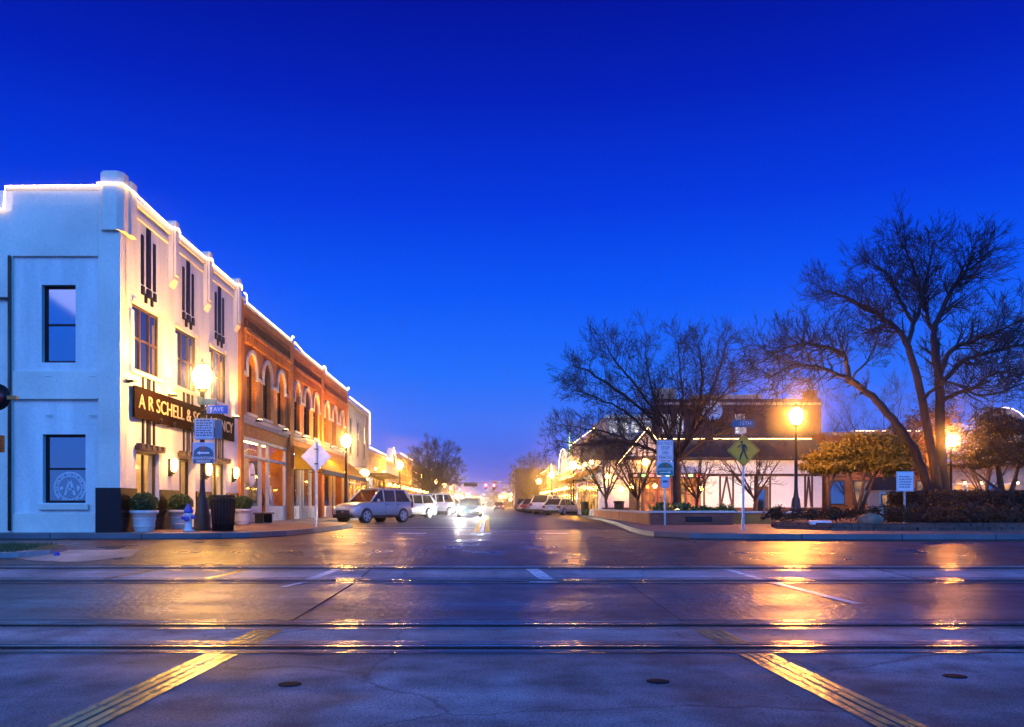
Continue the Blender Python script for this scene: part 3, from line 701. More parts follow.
# dark deco bars
def bar(*q):
    m_ = MB(); m_.box(*q); m_.build('deco_bar', 'black_paint', wb, bevel=.006)
for c in cs:
    for off, z0, z1, w in ((-.44, 7.28, 8.70, .085), (0, 7.28, 9.0, .15), (.44, 7.28, 8.70, .085)): bar(XL + .003, XL + .035, c + off - w, c + off + w, z0, z1)
    for off, z0, z1, w in ((-.44, 6.98, 7.22, .085), (0, 6.98, 7.22, .14), (.44, 6.98, 7.22, .085), (-.22, 6.78, 7.05, .06), (.22, 6.78, 7.05, .06)): bar(XL + .003, XL + .06, c + off - w, c + off + w, z0, z1)
    for off, w in ((-.40, .07), (0, .14), (.40, .07)): bar(XL + .003, XL + .035, c + off - w, c + off + w, 2.66, zw0 - .12)
    hd_ = MB(); hd_.box(XL + .003, XL + .16, c - .95, c + .95, 2.47, 2.60)
    for k in range(5): hd_.box(XL + .02, XL + .19, c - .9 + k * .40, c - .9 + k * .40 + .2, 2.52, 2.655)
    hd_.build('window_head', 'bronze', wb, bevel=.01)
for q in [(fx(96), XL + .04, Y0 - .05, Y0 + .084, .15, 1.37)] + [(XL + .003, XL + .04, a, b_, .15, 1.37) for a, b_ in ((Y0 + .09, cs[0] - .85), (cs[0] + .85, cs[1] - .75), (cs[1] + .75, cs[2] - .85), (cs[2] + .85, Y1))] + [(XL + .003, XL + .04, c - .85, c + .85, .15, 1.04) for c in (cs[0], cs[2])]:
    bs = MB(); bs.box(*q); bs.build('base_cladding', 'black_tile', wb, bevel=.01)
for c in cs: winx(wb, XL, -1, c - 1.12, c + .88, zw0, zw1, 'bronze', 'glass_dark', 3, 2, .05, .08, sill='stucco_trim')
for c in (cs[0], cs[2]): winx(wb, XL, -1, c - .85, c + .85, 1.05, 2.45, 'bronze', 'glass_clear', 2, 1, .12, .08)
dr = winx(wb, XL, -1, cs[1] - .75, cs[1] + .75, .17, 2.45, 'black_paint', 'glass_clear', 2, 1, .25, .10, name='door')
for (a, b_, c, d) in fops: pass
winy(wb, Y0 + .09, *fops[0], 'black_paint', 'glass_dark', 1, 2, .16, .07)
f = winy(wb, Y0 + .09, *fops[1], 'black_paint', 'glass_dark', 1, 2, .16, .07)
# painted round seal in the lower sash
xc = (fops[1][0] + fops[1][1]) / 2 + .06; zc = fops[1][2] + .42; ys = Y0 + .09 + .16 + .03
sl = MB(); n = 40
def ring(r0, r1):
    for k in range(n):
        a, b_ = 2 * math.pi * k / n, 2 * math.pi * (k + 1) / n
        q = [(xc + r * math.cos(t), ys, zc + r * math.sin(t)) for r, t in ((r0, a), (r0, b_), (r1, b_), (r1, a))]
        if all(v[2] > fops[1][2] + .07 and v[2] < fops[1][2] + .9 for v in q): sl.prism(q, (0, .004, 0))
ring(.40, .44); ring(.31, .335)
for k in range(36):
    a = 2 * math.pi * k / 36
    if k % 3 != 2: sl.prism([(xc + r * math.cos(a + t), ys, zc + r * math.sin(a + t)) for r, t in ((.345, -.05), (.39, -.05), (.39, .05), (.345, .05))], (0, .004, 0))
for p in ([(-.16, -.2), (-.10, -.2), (.02, .2), (-.04, .2)], [(.10, -.2), (.17, -.2), (.05, .2), (-.02, .2)], [(-.08, -.06), (.10, -.06), (.09, -.01), (-.07, -.01)],
          [(-.28, .0), (-.2, .05), (-.17, -.02), (-.26, -.08)], [(.2, .08), (.28, .03), (.24, -.1), (.19, -.05)]):
    sl.prism([(xc + x, ys, zc + z) for x, z in p], (0, .004, 0))
sl.build('window_seal', 'seal_white', f)
ilm = MB()
ilm.box(XL - 1.6, XL - 1.4, Y0 + 1, Y1 - 1, 3.08, 3.14); ilm.build('ceiling_light', 'shop_tube', wb)
for k, y in enumerate((26.62, 29.95, 33.2)):
    w = MB(); w.lathe([(.04, 0), (.09, .08), (.11, .30), (.07, .40)], (XL + .17, y, 1.95), 12); sc_ = w.build('wall_lamp', 'bulb_warm', wb)
    w2 = MB(); w2.box(XL + .003, XL + .10, y - .08, y + .08, 1.8, 2.35); w2.box(XL + .02, XL + .18, y - .03, y + .03, 1.86, 1.94); w2.build('bracket', 'dark_metal', sc_)
string_light([(fx(-2), Y0 - .06, fz(210)), (fx(5), Y0 - .06, fz(210)), (fx(6.5), Y0 - .06, 9.54), (fx(100), Y0 - .08, 9.56), (fx(101), Y0 - .15, 9.60), (XL + .13, Y0 - .15, 9.58), (XL + .20, Y0 + .4, 9.56),
              (XL + .20, Y0 + .8, 9.54), (XL + .14, 26.5, 9.54), (XL + .24, 26.85, 9.62), (XL + .14, 27.2, 9.54), (XL + .14, 29.8, 9.54), (XL + .24, 30.1, 9.62), (XL + .14, 30.4, 9.54), (XL + .14, 33.3, 9.54), (XL + .24, 33.65, 9.62), (XL + .16, 33.98, 9.5)],
             'bright light string edging the roofline of the white corner building')
# signboard
sg = thing('shop_sign', 'long dark signboard with cream lettering across the front of the white corner building', 'sign', (XL, 28.5, 3.8))
yA, yB = 23.75, 33.1
b = MB(); b.box(XL + .075, XL + .13, yA, yB, 3.36, 4.26); b.build('signboard', 'maroon_board', sg, bevel=.01)
tx = text('A R SCHELL & SON AGENCY', .58, (XL + .135, (yA + yB) / 2, 3.83), '+x', .012)
w = [v[1] for v in tx.v]; k = (yB - yA - .5) / (max(w) - min(w)); mid = (max(w) + min(w)) / 2
tx.v = [(v[0], (yA + yB) / 2 + (v[1] - mid) * k, v[2]) for v in tx.v]
tx.build('lettering', 'letter', sg)
for y in (24.9, 26.0, 27.6, 29.0):
    gnl = MB(); gnl.tube([(XL + .17, y, 3.30), (XL + .40, y, 3.28), (XL + .42, y, 3.36)], .02, 6); gnl.lathe([(.03, 0), (.05, .05), (.05, .09), (.03, .1)], (XL + .42, y, 3.33), 10)
    gnl.build('sign_lamp', 'dark_metal', sg)
for k, y in enumerate((23.55, 26.65, 29.95, 33.35)):
    fl_ = MB(); fl_.box(XL + .003, XL + .22, y - .10, y + .10, 4.30, 4.38); q = fl_.build('floodlight', 'dark_metal', wb)
    f2 = MB(); f2.box(XL + .06, XL + .20, y - .08, y + .08, 4.384, 4.40); f2.build('lens', 'bulb_warm', q)
    ld = bpy.data.lights.new('floodlight_beam', 'SPOT'); ld.energy = 1500 if k == 0 else 950; ld.color = (1, .52, .06); ld.spot_size = rad(120); ld.spot_blend = .9; ld.shadow_soft_size = .08
    lo = bpy.data.objects.new('floodlight_beam', ld); COL.objects.link(lo); lo.parent = q
    lo.location = Vector((XL + .34, y, 4.5)) - ORG[wb.name]; lo.rotation_euler = (rad(180), rad(14), 0)

# ------------------------------------------------------------------ brick buildings on the left
def shopfront(root, s, X, y0, y1, ztop, bays, frame='cream_paint', bulk='cream_paint', tube='shop_tube', door=None, zb=.85, transom=.75, seed=1, disp=True):
    """glazed shopfront in the hole y0..y1 x .15..ztop; bays = list of relative widths; door index"""
    r = random.Random(seed); tot = sum(bays); y = y0; zt = ztop - transom
    fm = MB(); x0 = X + s * .10; x1 = X + s * .22
    fm.box(x0 - s * .06, x1, y0, y1, ztop - .14, ztop); fm.box(x0 - s * .03, x1, y0, y1, zt - .10, zt + .02)
    bk = MB(); gl = MB()
    for i, bwid in enumerate(bays):
        yb = y + (y1 - y0) * bwid / tot
        fm.box(x0 - s * .02, x1, y, y + .10, .16, ztop - .142); fm.box(x0 - s * .02, x1, yb - .10, yb, .16, ztop - .142)
        if i == door:
            f = winx(root, X, s, y + .11, yb - .11, .17, zt - .11, 'black_paint', 'glass_dark', 1, 1, .5, .12, name='door')
            h = MB(); h.box(X + s * .44, X + s * .48, yb - .3, yb - .26, .95, 1.35); h.build('handle', 'chrome', f)
        else:
            bk = MB(); bk.box(x0, x1, y + .102, yb - .102, .16, zb)
            for q in range(2):
                ya_ = y + .18 + q * (yb - y - .3) / 2; bk.box(x0 - s * .025, x0, ya_, ya_ + (yb - y - .3) / 2 - .1, .30, zb - .12)
            bk.build('bulkhead', bulk, root)
            gl.box(x1 - s * .05, x1 - s * .04, y + .1, yb - .1, zb, zt - .1)
        gl.box(x1 - s * .05, x1 - s * .04, y + .1, yb - .1, zt + .02, ztop - .14)
        y = yb
    fm.build('shopfront_frame', frame, root); gl.build('shop_window', 'glass_clear', root)
    t = MB(); t.box(X + s * .9, X + s * 1.1, y0 + .4, y1 - .4, ztop + .02, ztop + .08); t.build('ceiling_light', tube, root)
    if disp:
        d = MB(); 
        for k in range(int((y1 - y0) * 4)):
            yy = r.uniform(y0 + .3, y1 - .3); w = r.uniform(.06, .22); h = r.uniform(.2, 1.1); xx = X + s * r.uniform(.5, 1.7); zb_ = r.choice((.17, .85, .85, 1.2, 1.6))
            d.box(xx, xx + s * w, yy, yy + w * 1.3, zb_, zb_ + h * .6, r.randrange(5))
        for k in range(int((y1 - y0) * 1.2)):
            yy = r.uniform(y0 + .4, y1 - .4); d.lathe([(.02, 0), (.14, .15), (.17, .5), (.10, .75), (.06, .85), (.08, 1.0), (.02, 1.1)], (X + s * r.uniform(.5, 1.2), yy, .75), 8, r.randrange(5))
        d.build('window_display', ['interior_dark', 'red_paint', 'sign_blue', 'cream_paint', 'wood_brown'], root)
def brick_block(name, label, y0, y1, H, m, wc, seed, arch='arch_stone', hw=.66, zsill=4.75, zs=6.62, front=3.75, bays=(3, 1.2, 3), door=1, corbel=True, cap=True, tube='shop_tube'):
    root = thing(name, label, 'building', (XL, (y0 + y1) / 2, .15))
    ops = [(c - hw, c + hw, zsill, zs + hw) for c in wc] + [(y0 + .45, y1 - .45, .152, front)]
    mb = MB(); wallx(mb, XL, -1, .35, y0, y1, .15, H, ops)
    for c in wc: arch_fill(mb, XL, -1, .35, c, hw, zs)
    # piers, frieze, corbel table
    for a, b_ in ((y0, y0 + .42), (y1 - .42, y1)): mb.box(XL + .002, XL + .12, a + .004, b_, .15, H + .18)
    mb.box(XL + .002, XL + .16, y0 + .43, y1 - .43, H - .28, H - .02); mb.box(XL + .002, XL + .10, y0 + .43, y1 - .43, H - .42, H - .282)
    if corbel:
        mb.box(XL + .002, XL + .24, y0 + .43, y1 - .43, H - 1.06, H - .90)
        n = int((y1 - y0 - .9) / .34)
        for k in range(n):
            yy = y0 + .5 + k * (y1 - y0 - 1) / n; mb.box(XL + .002, XL + .20, yy, yy + .15, H - 1.44, H - 1.062)
            mb.box(XL + .002, XL + .07, yy + .02, yy + .13, H - .70, H - .44)
    else:
        mb.box(XL + .002, XL + .08, y0 + .43, y1 - .43, H - .95, H - .82)
    mb.build('wall', m, root)
    body(root, -1, XL, y0, y1, H, m, 3.95)
    tr = MB()
    for c in wc: arch_hood(tr, XL, -1, c, hw, zs, .15, .09, .40)
    ys_ = [y0 + .43] + [v for c in wc for v in (c - hw - .16, c + hw + .16)] + [y1 - .43]
    for k in range(0, len(ys_), 2):
        if ys_[k + 1] - ys_[k] > .05: tr.box(XL + .002, XL + .06, ys_[k], ys_[k + 1], zs - .36, zs - .22)
    tr.build('arch_moulding', arch, root)
    bc = MB(); bc.box(XL + .002, XL + .14, y0 + .43, y1 - .43, 4.42, 4.56)
    n = int((y1 - y0 - .9) / .24)
    for k in range(n): bc.box(XL + .002, XL + .10, y0 + .5 + k * .24, y0 + .62 + k * .24, 4.26, 4.418)
    bc.build('sill_course', arch, root)
    for yy in (y0 + 2.1, y1 - 2.1):  # uplights added to brighten the brick front
        u = MB(); u.box(XL + .143, XL + .40, yy - .09, yy + .09, 4.44, 4.52); q = u.build('floodlight', 'dark_metal', root); u = MB(); u.box(XL + .25, XL + .39, yy - .07, yy + .07, 4.523, 4.535); u.build('lens', 'bulb_small', q)
        ld = bpy.data.lights.new('floodlight_beam', 'SPOT'); ld.energy = 700; ld.color = (1, .52, .10); ld.spot_size = rad(130); ld.spot_blend = .9; ld.shadow_soft_size = .08
        lo = bpy.data.objects.new('floodlight_beam', ld); COL.objects.link(lo); lo.parent = q; lo.location = Vector((XL + .62, yy, 4.62)) - ORG[root.name]; lo.rotation_euler = (rad(180), rad(16), 0)
    for c in wc: winx(root, XL, -1, c - hw, c + hw, zsill, zs + hw, 'dark_metal', 'glass_dark', 1, 2, .18, .06, sill=arch)
    shopfront(root, -1, XL, y0 + .45, y1 - .45, front, bays, door=door, seed=seed, tube=tube)
    if cap:
        cp = MB(); cp.box(XL - .40, XL + .2, y0 + .43, y1 - .43, H + .002, H + .07)
        for a, b_ in ((y0, y0 + .42), (y1 - .42, y1)): cp.box(XL - .3, XL + .18, a - .02 + .024, b_ , H + .182, H + .27)
        cp.build('coping', 'stone_cap', root)
    return root
brick_block('brick_building', 'orange brick building with a cream shopfront, next to the white corner building', 34.0, 42.9, 9.0, 'brick_orange', (35.9, 38.45, 41.0), 5)
brick_block('brick_building', 'red brick building with white arched windows above the nearer yellow awning', 42.9, 50.9, 8.85, 'brick_red', (44.5, 46.9, 49.3), 9, bays=(3, 1.1, 2.6, 2.6), tube='cool_tube')
brick_block('brick_building', 'third brick building from the corner, with yellow-lit arched windows above the farther yellow awning', 50.9, 59.9, 8.8, 'brick_red', (52.6, 55.3, 58.0), 13, bays=(3, 1.1, 3), corbel=True)
string_light([(XL + .22, 34.1, 9.42), (XL + .22, 34.45, 9.42), (XL + .22, 34.5, 9.12), (XL + .22, 42.3, 9.1), (XL + .22, 42.5, 9.35), (XL + .22, 42.9, 9.35)], 'light string along the cornice of the orange brick building')
string_light([(XL + .22, 43.0, 9.15), (XL + .22, 45.2, 8.98), (XL + .22, 50.4, 8.98), (XL + .22, 50.6, 9.2), (XL + .22, 51.2, 9.2), (XL + .22, 51.4, 8.94), (XL + .22, 59.3, 8.92), (XL + .22, 59.5, 9.15), (XL + .22, 60.0, 9.1)], 'light string along the red brick cornices above the yellow awnings')
def awning(y0, y1, label, m='awning_yellow', z1=3.95, z0=2.75, out=1.55, s=-1, X=XL, group=None):
    root = thing('awning', label, 'awning', (X, (y0 + y1) / 2, z0), group); o = -s
    a = MB(); n = 6
    a.prism([(X + o * .13, y0, z1), (X + o * out, y0, z0 + .02), (X + o * out, y0, z0 - .02), (X + o * .13, y0, z1 - .06)], (0, y1 - y0, 0))
    a.add([(X + o * .13, y0 + .01, z1 - .07), (X + o * out, y0 + .01, z0 - .03), (X + o * .13, y0 + .01, z0 - .03)], [(0, 1, 2)])
    a.add([(X + o * .13, y1 - .01, z1 - .07), (X + o * out, y1 - .01, z0 - .03), (X + o * .13, y1 - .01, z0 - .03)], [(0, 1, 2)])
    a.build('canopy', m, root)
    for k in range(4):
        yy = y0 + (y1 - y0) * (k + .5) / 4; l_ = MB(); l_.ball((X + o * .55, yy, z0 + .30), .10, 10, 6); l_.build('lamp', 'bulb_warm', root)  # bulbs added inside the awning so that its canvas glows
    v = MB(); n = int((y1 - y0) / .22); w = (y1 - y0) / n
    for k in range(n):
        ya = y0 + k * w
        v.prism([(X + o * (out + .012), ya, z0 - .022), (X + o * (out + .012), ya + w, z0 - .022), (X + o * (out + .012), ya + w, z0 - .22), (X + o * (out + .012), ya + w * .5, z0 - .28), (X + o * (out + .012), ya, z0 - .22)], (-o * .012, 0, 0))
    v.build('valance', 'canvas_dark', root)
    f = MB()
    for yy in (y0 + .1, (y0 + y1) / 2, y1 - .1): f.tube([(X + o * .12, yy, z0 - .05), (X + o * (out - .03), yy, z0 - .05)], .018, 6)
    f.build('frame', 'dark_metal', root); return root
awning(43.3, 50.4, 'yellow canvas awning with dark valance over the nearer red brick shopfront', group='yellow shop awnings')
awning(51.4, 59.4, 'yellow canvas awning over the third brick shopfront, beyond the first yellow awning', group='yellow shop awnings')

# ------------------------------------------------------------------ further shops, both sides
def shop(name, label, s, X, y0, y1, H, m, seed, upper=3, parapet=None, lamp=True, front='win_warm', trim='tan_paint', canopy=None, upmat=None, stringz=None, strlab=None, strm='string_amber', hup=None):
    r = random.Random(seed); root = thing(name, label, 'building', (X, (y0 + y1) / 2, .15)); o = -s
    b = MB(); b.box(X, X + s * 12, y0 + .004, y1 - .004, .15, H)
    fz0 = 3.3
    if parapet == 'gable':
        yc = (y0 + y1) / 2; b.prism([(X, y0 + .01, H + .002), (X, yc - 1.8, H + .002), (X, yc - 1.8, H + .5), (X, yc, H + 1.5), (X, yc + 1.8, H + .5), (X, yc + 1.8, H + .002), (X, y1 - .01, H + .002), ], (s * .4, 0, 0))
    elif parapet == 'arch':
        yc = (y0 + y1) / 2; R_ = (y1 - y0) * .32
        b.prism([(X, yc + R_ * math.cos(math.pi * k / 12), H + .002 + R_ * .5 * math.sin(math.pi * k / 12)) for k in range(13)], (s * .4, 0, 0))
    elif parapet == 'step':
        b.box(X, X + s * .4, y0 + .01, y0 + 1.2, H + .002, H + .6); b.box(X, X + s * .4, y1 - 1.2, y1 - .01, H + .002, H + .6)
    b.build('wall', m, root)
    t = MB(); t.box(X + o * .003, X + o * .2, y0 + .1, y1 - .1, H - .35, H - .1); t.box(X + o * .003, X + o * .12, y0 + .1, y1 - .1, 3.45, 3.7)
    for yy in (y0 + .01, y1 - .36): t.box(X + o * .003, X + o * .14, yy, yy + .35, .16, H - .36)
    t.build('trim', trim, root)
    nb = max(2, int((y1 - y0) / 2.6))
    for k in range(nb):
        a = y0 + .5 + (y1 - y0 - 1) * k / nb; e = y0 + .5 + (y1 - y0 - 1) * (k + 1) / nb - .15
        f = MB(); f.box(X + o * .003, X + o * .07, a, a + .08, .5, 3.3); f.box(X + o * .003, X + o * .07, e - .08, e, .5, 3.3)
        f.box(X + o * .003, X + o * .07, a + .08, e - .08, 3.2, 3.3); f.box(X + o * .003, X + o * .07, a + .08, e - .08, .5, .62); f.box(X + o * .003, X + o * .06, a + .08, e - .08, 2.5, 2.58)
        q = f.build('shop_window', r.choice(['cream_paint', 'black_paint', 'wood_brown']), root)
        g = MB(); g.box(X + o * .003, X + o * .03, a + .02, e - .02, .55, 3.25); g.build('pane', front if r.random() > .25 else r.choice(['win_amber', 'win_cool', 'win_dim']), q)
    if upper:
        zt = hup or min(H - 1.2, 7.2); zb = 4.6
        for k in range(upper):
            yc = y0 + (y1 - y0) * (k + .5) / upper; w = .5
            f = MB(); f.box(X + o * .003, X + o * .10, yc - w - .14, yc + w + .14, zt, zt + .18); f.box(X + o * .003, X + o * .12, yc - w - .1, yc + w + .1, zb - .14, zb - .003)
            f.box(X + o * .003, X + o * .06, yc - w, yc - w + .07, zb, zt); f.box(X + o * .003, X + o * .06, yc + w - .07, yc + w, zb, zt); f.box(X + o * .003, X + o * .06, yc - w + .07, yc + w - .07, (zb + zt) / 2 - .03, (zb + zt) / 2 + .03)
            q = f.build('window', trim, root)
            g = MB(); g.box(X + o * .003, X + o * .025, yc - w, yc + w, zb, zt - .002); g.build('pane', upmat or 'glass_dark', q)
    if canopy:
        c = MB(); c.box(X + o * .003, X + o * 1.7, y0 + .4, y1 - .4, 3.38, 3.55); c.build('canopy', canopy, root)
    if lamp:
        n = max(1, int((y1 - y0) / 4))
        for k in range(n):
            yy = y0 + (y1 - y0) * (k + .5) / n; l_ = MB(); l_.ball((X + o * .35, yy, 2.95 if not canopy else 4.0), .10, 10, 6); q = l_.build('wall_lamp', 'bulb_far', root)
            a_ = MB(); a_.tube([(X + o * .003, yy, 3.15 if not canopy else 4.2), (X + o * .35, yy, 3.2 if not canopy else 4.25), (X + o * .35, yy, 3.08 if not canopy else 4.13)], .02, 5); a_.build('bracket', 'dark_metal', q)
    if stringz is not None:
        xs = X + o * .24
        if parapet == 'gable':
            yc = (y0 + y1) / 2; pts = [(xs, y0 + .1, H + .08), (xs, yc - 1.8, H + .08), (xs, yc - 1.8, H + .55), (xs, yc, H + 1.56), (xs, yc + 1.8, H + .55), (xs, yc + 1.8, H + .08), (xs, y1 - .1, H + .08)]
        elif parapet == 'arch':
            yc = (y0 + y1) / 2; R_ = (y1 - y0) * .32
            pts = [(xs, y0 + .1, H + .06)] + [(xs, yc - R_ * math.cos(math.pi * k / 10), H + .08 + R_ * .5 * math.sin(math.pi * k / 10)) for k in range(11)] + [(xs, y1 - .1, H + .06)]
        else: pts = [(xs, y0 + .1, H + .08), (xs, y1 - .1, H + .08)]
        if stringz: pts.append((xs, y1 - .05, stringz))
        string_light(pts, strlab, m=strm)
    return root
shop('shop_building', 'cream two-storey brick shop with three tall windows beyond the red brick buildings', -1, XL, 59.9, 70.2, 8.45, 'brick_cream', 1, 3, None, front='win_amber', stringz=5.9, strlab='light string on the cream two-storey shop, dropping down its far corner', canopy=None, upmat='glass_dark')
shop('shop_building', 'low tan shop with an amber lit front just beyond the cream two-storey shop', -1, XL, 70.2, 81.5, 5.6, 'brick_tan', 2, 0, None, canopy='roof_shingle', stringz=0, strlab='light string along the low tan shop on the left')
shop('shop_building', 'pale shop with a pointed parapet gable outlined in lights on the left of the street', -1, XL, 81.5, 95, 5.3, 'stucco', 3, 0, 'gable', stringz=0, strlab='light string tracing the pointed gable on the left of the street')
shop('shop_building', 'red brick shop beyond the gabled pale shop, behind the round-crowned tree', -1, XL, 95, 110, 6.6, 'brick_red', 4, 4, None, stringz=0, strlab='light string on the red shop behind the round-crowned tree', upmat='win_dim')
shop('shop_building', 'tan one-storey shop far down the left side with stepped parapet', -1, XL, 110, 130, 5.2, 'brick_tan', 5, 0, 'step', stringz=0, strlab='light string on the tan stepped-parapet shop far down the left side')
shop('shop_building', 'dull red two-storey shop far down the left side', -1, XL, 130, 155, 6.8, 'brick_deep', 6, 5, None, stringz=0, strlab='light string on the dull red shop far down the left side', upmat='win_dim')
shop('shop_building', 'farthest tan shop block on the left side of the street', -1, XL, 155, 195, 5.2, 'brick_tan', 7, 0, 'step', stringz=0, strlab='light string on the farthest shop block on the left')
XR = 9.6
shop('shop_building', 'cream two-storey shop behind the bare trees on the right, with a green neon corner', 1, XR, 74, 98, 7.6, 'brick_cream', 11, 5, 'step', stringz=0, strlab='light string on the cream two-storey shop behind the bare trees on the right', upmat='glass_dark', canopy='awning_yellow')
shop('shop_building', 'low shop with a round arched parapet on the right of the street', 1, XR, 98, 116, 5.0, 'stucco', 12, 0, 'arch', stringz=0, strlab='light string round the arched parapet on the right')
shop('shop_building', 'tan shop beyond the arched parapet on the right of the street', 1, XR, 116, 135, 5.4, 'brick_tan', 13, 0, 'gable', stringz=0, strlab='light string on the gabled tan shop on the right')
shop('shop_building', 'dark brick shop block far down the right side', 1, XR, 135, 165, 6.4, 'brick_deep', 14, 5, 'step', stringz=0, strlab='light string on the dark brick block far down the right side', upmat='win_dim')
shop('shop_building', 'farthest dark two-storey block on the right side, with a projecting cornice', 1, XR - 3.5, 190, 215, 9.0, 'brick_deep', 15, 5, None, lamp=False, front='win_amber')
# green neon corner
ng = MB(); ng.box(XR - .30, XR - .24, 97.3, 97.6, 6.8, 9.2); ng.box(XR - .24, XR + .1, 97.3, 97.6, 8.0, 8.1)
tag(ng.build('neon_tube', 'green_neon'), 'green neon strip on the corner of the cream two-storey shop on the right', 'neon light')

# ------------------------------------------------------------------ tudor building on the right
TY = 55.0
td = thing('tudor_building', 'long white half-timbered building with dark sloping roof and red entrance doors', 'building', (16, TY, .15))
tx0, tx1 = xat(602, TY), xat(822, TY)
zt = zat(456, TY); zr = zat(437, TY)
dops = [(xat(629, TY), xat(701, TY), .152, 2.75), (xat(755, TY), xat(769, TY), .152, 2.1)]
mb = MB(); wally(mb, TY, .3, tx0, tx1, .15, zt, dops); mb.box(tx0, tx0 + .3, TY + .302, 70, .15, zt); mb.box(tx1 - .3, tx1, TY + .302, 70, .15, zt)
mb.build('wall', 'tudor_plaster', td)
rf = MB(); rf.prism([(tx0 - .4, TY - .5, zt - .1), (tx0 - .4, TY + 2.3, zr), (tx0 - .4, TY + 9, zr + .2), (tx0 - .4, TY + 9, zt), (tx0 - .4, TY - .5, zt - .22)], (tx1 - tx0 + .8, 0, 0)); rf.build('roof', 'roof_shingle', td)
tb = MB()
zb = zat(475, TY)
tb.box(xat(702, TY), tx1, TY - .04, TY - .002, zb - .08, zb + .08)
tb.box(tx0, tx1, TY - .05, TY - .002, zt - .28, zt - .10)
for px in (704, 720, 733, 755, 770, 805, 812): tb.box(xat(px, TY) - .06, xat(px, TY) + .06, TY - .037, TY - .002, .75, zb - .082)
def brace(xa, za, xb, zb_, w=.06):
    d = Vector((xb - xa, 0, zb_ - za)).normalized(); n = Vector((d.z, 0, -d.x)) * w; a = Vector((xa, TY - .03, za)); b_ = Vector((xb, TY - .03, zb_))
    tb.prism([a - n, b_ - n, b_ + n, a + n], (0, .027, 0))
for xa, xb in ((720.8, 726.5), (732.2, 726.5), (805.8, 808.5), (811.2, 808.5)): brace(xat(xa, TY), .8, xat(xb, TY), zb - .1)
tb.build('timber', 'timber', td)
bb = MB(); 
for a, b_ in ((tx0, dops[0][0]), (dops[0][1], dops[1][0]), (dops[1][1], tx1)): bb.box(a, b_, TY - .07, TY - .003, .15, .74)
bb.build('brick_base', 'brick_deep', td)
# gable over the entrance, facing the corner
gx0, gx1, gp = xat(618, TY), xat(668, TY), xat(646, TY)
g = MB(); g.prism([(gx0, TY - .35, zt - .5), (gx1, TY - .35, zt - .5), (gp, TY - .35, zat(433, TY))], (0, .34, 0)); g.build('gable', 'tudor_plaster', td)
g = MB(); zp = zat(433, TY)
for a in (gx0, gx1):
    d = Vector((gp - a, 0, zp - zt + .5)); n = Vector((0, 0, .22))
    A = Vector((a - d.x * .12, TY - .75, zt - .5 - d.z * .12)); B = Vector((gp, TY - .75, zp)); g.prism([A, B, B + n, A + n], (0, 3.2, 0))
g.build('gable_roof', 'roof_shingle', td)
g = MB(); g.box(gx0 + .3, gx1 - .3, TY - .40, TY - .355, zt - .3, zt - .15); g.box(gp - .07, gp + .07, TY - .395, TY - .355, zt - .148, zp - .3)
for k in (-1, 1): g.box(gp + k * .65 - .05, gp + k * .65 + .05, TY - .39, TY - .355, zt - .148, zp - 1.1)
g.build('gable_timber', 'timber', td)
# entrance: dark canopy with coloured lights, red doors
cn = MB(); cn.box(dops[0][0] - .1, dops[0][1] + .1, TY - .9, TY - .06, 2.62, 2.95); cn.build('entrance_canopy', 'wood_brown', td)
cl = MB()
for k in range(9): cl.box(dops[0][0] + .15 + k * .5, dops[0][0] + .42 + k * .5, TY - .915, TY - .903, 2.70, 2.86, k % 3)
cl.build('coloured_panel', ['stained', 'green_neon', 'tail_on'], td)
n = 5; w = (dops[0][1] - dops[0][0]) / n
for k in range(n):
    xa = dops[0][0] + k * w
    if k in (1, 2, 4): winy(td, TY, xa + .03, xa + w - .03, .16, 2.74, 'red_door', 'win_amber', 2, 3, .12, .12, name='door')
    else: winy(td, TY, xa + .03, xa + w - .03, .16, 2.74, 'wood_brown', 'win_warm', 2, 3, .12, .09, name='window')
winy(td, TY, dops[1][0], dops[1][1], .16, 2.1, 'wood_brown', 'glass_dark', 1, 1, .12, .2, name='door')
for px, py, r, out in ((622, 489, .14, .3), (632, 486, .14, 1.1), (700.5, 489, .17, 1.1), (645, 462, .22, .8), (608, 476, .18, .5), (655, 486, .12, 1.05)):
    l_ = MB(); c = P(px, py, TY - out); l_.ball(c, r, 10, 7); q = l_.build('wall_lamp', 'bulb_warm', td)
    a_ = MB(); a_.tube([(c.x, c.y + .02, c.z + r), (c.x, c.y + .04, c.z + r + .2), (c.x, TY - .06, c.z + r + .2)], .025, 5); a_.build('bracket', 'dark_metal', q)
string_light([(xat(658, TY + 2.3), TY + 2.2, zr + .06), (xat(811, TY + 2.3), TY + 2.2, zr + .06)], 'straight light string along the roof edge of the long half-timbered building', m='string_amber')
string_light([(gx0 - .3, TY - .8, zt - .75), (gp, TY - .8, zp + .3), (gx1 + .3, TY - .8, zt - .75)], 'light string along the gable over the red entrance doors', m='string_amber')
# side of the tudor building on the street: lit shopfront with yellow awning
sf = MB()
for k in range(4):
    a = 57 + k * 3.2; sf.box(tx0 - .05, tx0 - .003, a, a + 2.7, .6, 2.7)
sf.build('shop_window', 'win_warm', td)
aw = MB(); aw.prism([(tx0 - .003, 56.5, 3.5), (tx0 - 1.1, 56.5, 2.85), (tx0 - 1.1, 56.5, 2.75), (tx0 - .003, 56.5, 3.3)], (0, 13, 0)); aw.build('side_awning', 'awning_yellow', td)
for yy in (58, 62, 66):
    l_ = MB(); l_.ball((tx0 - .3, yy, 3.85), .15, 10, 6); l_.build('wall_lamp', 'bulb_warm', td)

